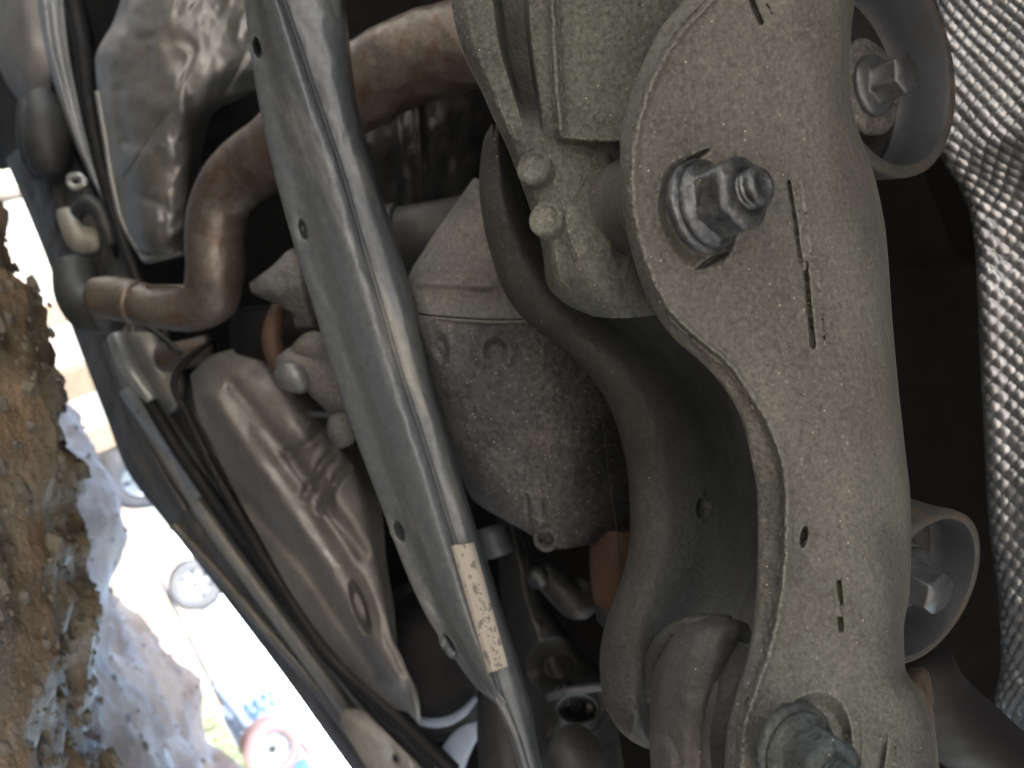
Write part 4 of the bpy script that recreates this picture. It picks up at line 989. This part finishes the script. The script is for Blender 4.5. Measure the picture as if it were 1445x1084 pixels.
# engine block of pale metal and a blue drum
p = P(428, 985, 7.6); p[2] = 0
eb = empty('engine_block', (p[0], p[1], 0), 'pale blue-grey engine lying on the grass by the parked car', 'engine')
v, f = join([box_arrays((p[0] - .3, p[1] - .25, .0), (p[0] + .3, p[1] + .25, .34)), box_arrays((p[0] - .25, p[1] - .18, .345), (p[0] + .1, p[1] + .18, .5))])
link('casting', mesh('casting', v, f, M['pale_blue'], False), eb)
for k in range(4):
    lathe('cylinder_port', [(.05, 0), (.055, .10), (.04, .11), (.03, .05)], (p[0] - .22 + k * .14, p[1] - .25, .22), (0, -1, 0), M['pale_blue'], eb, 20)
p = P(378, 1056, 5.9)
make_wheel('spare_wheel', (p[0], p[1], .24), .23, .2, M['tyre_red'], 'wheel with a faded red tyre leaning by the engine', 'wheel', facing=(.15, -.98, .1))
p = P(352, 952, 7.0); p[2] = 0
ax_ = empty('scrap_axle', (p[0], p[1], 0), 'blue-grey scrap axle with hub lying before the white car', 'axle')
def tube_w(name, pts, mat, parent):
    v, f = tube_arrays(pts, 14, 5); return link(name, mesh(name, v, f, mat, True, 50), parent)
tube_w('beam', [((p[0] - .1, p[1], .08), .05), ((p[0] + .35, p[1] + .05, .16), .06), ((p[0] + .8, p[1], .2), .05)], M['pale_blue'], ax_)
lathe('hub', [(.001, .06), (.06, .06), (.07, .0), (.15, -.01), (.16, -.05), (.12, -.08), (.001, -.08)], (p[0] + .8, p[1] - .06, .2), (0.2, -.95, .1), M['pale_blue'], ax_, 28)
tube_w('spring', [((p[0] + .3 + .07 * math.cos(k * .9), p[1] + .07 * math.sin(k * .9), .18 + k * .012), .012) for k in range(26)], M['blue'], ax_)
p = P(472, 1072, 6.4)
tag(lathe('drum', [(.001, .0), (.16, 0), (.17, .02), (.165, .2), (.172, .21), (.165, .22), (.165, .42), (.16, .45), (.001, .45)], (p[0], p[1], 0), (0, 0, 1), M['blue'], None, 36), 'blue plastic drum at the lower end of the gap', 'drum')

# stones / clods on the shaded clay
def stone(px, py, s, label, seed):
    g = ground_at(px, py, .0)
    n_ = 14; th = np.linspace(0, math.pi, n_); ph = np.linspace(0, 2 * math.pi, 20, endpoint=False)
    pts = []
    for t in th:
        for q in ph:
            v_ = np.array([math.sin(t) * math.cos(q), math.sin(t) * math.sin(q) * .8, math.cos(t) * .6])
            r_ = 1 + .28 * float(fbm(v_[0] * 1.6 + seed, v_[1] * 1.6, v_[2] * 1.6, 3))
            pts.append(np.array([g[0], g[1], ground_h(g[0], g[1]) + s * .25]) + v_ * r_ * s)
    f_ = []
    for i in range(n_ - 1):
        for j in range(20): f_.append((i * 20 + j, (i + 1) * 20 + j, (i + 1) * 20 + (j + 1) % 20, i * 20 + (j + 1) % 20))
    return tag(link('stone', mesh('stone', pts, f_, M['stone'])), label, 'stone', 'stones on the clay')
stone(30, 700, .045, 'rounded brown stone on the shaded clay nearest the upper left', 1)
stone(120, 905, .035, 'small tan stone in the hollow of the clay', 5)
stone(115, 735, .030, 'orange-brown clod at the edge of the clay ridge', 9)
stone(20, 560, .10, 'large red-brown clod at the far left of the shaded clay', 13)

# rubble: clay clods and grit over the ridge and the ground beyond it (nobody could count it)
rr = np.random.RandomState(11); V_, F_ = [], []; off = 0
ico_v, ico_f = [], []
t_ = (1 + 5 ** .5) / 2
ico = np.array([(-1, t_, 0), (1, t_, 0), (-1, -t_, 0), (1, -t_, 0), (0, -1, t_), (0, 1, t_), (0, -1, -t_), (0, 1, -t_), (t_, 0, -1), (t_, 0, 1), (-t_, 0, -1), (-t_, 0, 1)]) / 1.9
icf = np.array([(0, 11, 5), (0, 5, 1), (0, 1, 7), (0, 7, 10), (0, 10, 11), (1, 5, 9), (5, 11, 4), (11, 10, 2), (10, 7, 6), (7, 1, 8), (3, 9, 4), (3, 4, 2), (3, 2, 6), (3, 6, 8), (3, 8, 9), (4, 9, 5), (2, 4, 11), (6, 2, 10), (8, 6, 7), (9, 8, 1)])
nr_ = 9000
xs = rr.uniform(-1.3, 1.2, nr_); yy = np.where(rr.rand(nr_) < .6, rr.normal(.85, .22, nr_), rr.uniform(1.1, 3.6, nr_)); yy = np.maximum(yy, .35)
sz = .0012 + .009 * rr.rand(nr_) ** 9 + .0028 * rr.rand(nr_) ** 2
gz = ground_h(xs, yy)
sv_ = ico[None] * (1 + .28 * rr.uniform(-1, 1, (nr_, 12, 1))) * sz[:, None, None] * np.array([1.2, 1, .7]) + np.stack([xs, yy, gz + sz * .15], -1)[:, None]
M['clod'] = grime('clay_clod', (.15, .115, .08), (.09, .068, .05), (.7, .9), 0, 9, 300, .6, .3, mid_bump=.4, mid_scale=90)
link('rubble', mesh('rubble', sv_.reshape(-1, 3), (icf[None] + 12 * np.arange(nr_)[:, None, None]).reshape(-1, 3), M['clod'], False), kind='stuff')

# grass and far trees
gp = []; rng = np.random.RandomState(3)
V_, F_ = [], []
for i in range(2600):
    x = 1.75 + rng.normal() * .35; y = 5.0 + rng.normal() * .6 ; h = rng.uniform(.04, .12); a_ = rng.uniform(0, 6.28); z = float(ground_h(np.array(x), np.array(y)))
    dx, dy = math.cos(a_) * .012, math.sin(a_) * .012; lx, ly = rng.uniform(-.05, .05, 2); o = len(V_)
    V_ += [(x - dx, y - dy, z), (x + dx, y + dy, z), (x + lx, y + ly, z + h)]; F_.append((o, o + 1, o + 2))
link('grass', mesh('grass', V_, F_, M['grass'], False), kind='stuff')
for ti, (tx, ty_, th_) in enumerate(((-16, 34, 9), (-4, 38, 11), (9, 36, 8), (20, 33, 10))):
    t_ = empty('yard_tree', (tx, ty_, 0), ('tall', 'tallest', 'lowest', 'broad')[ti] + ' green tree on the far edge of the yard', 'tree', 'trees on the yard edge')
    v, f = tube_arrays([((tx, ty_, -.1), .25), ((tx + .2, ty_, th_ * .4), .18), ((tx, ty_, th_ * .75), .08)], 10, 4)
    link('trunk', mesh('trunk', v, f, M['bark']), t_)
    n_ = 5000; dirs = rng.normal(size=(n_, 3)); dirs /= np.linalg.norm(dirs, axis=1)[:, None]; rad = rng.uniform(.3, 1, n_) ** .5
    cl_ = rng.normal(size=(14, 3)) * [.5, .5, .35]
    cc = cl_[rng.randint(0, 14, n_)] + dirs * rad[:, None] * .38
    cc = cc * (th_ * .36) + [tx, ty_, th_ * .68]
    q = rng.normal(size=(n_, 3, 3)) * .14
    vv = (cc[:, None, :] + q).reshape(-1, 3)
    link('crown', mesh('crown', vv, np.arange(n_ * 3).reshape(-1, 3), M['crown'], False), t_)
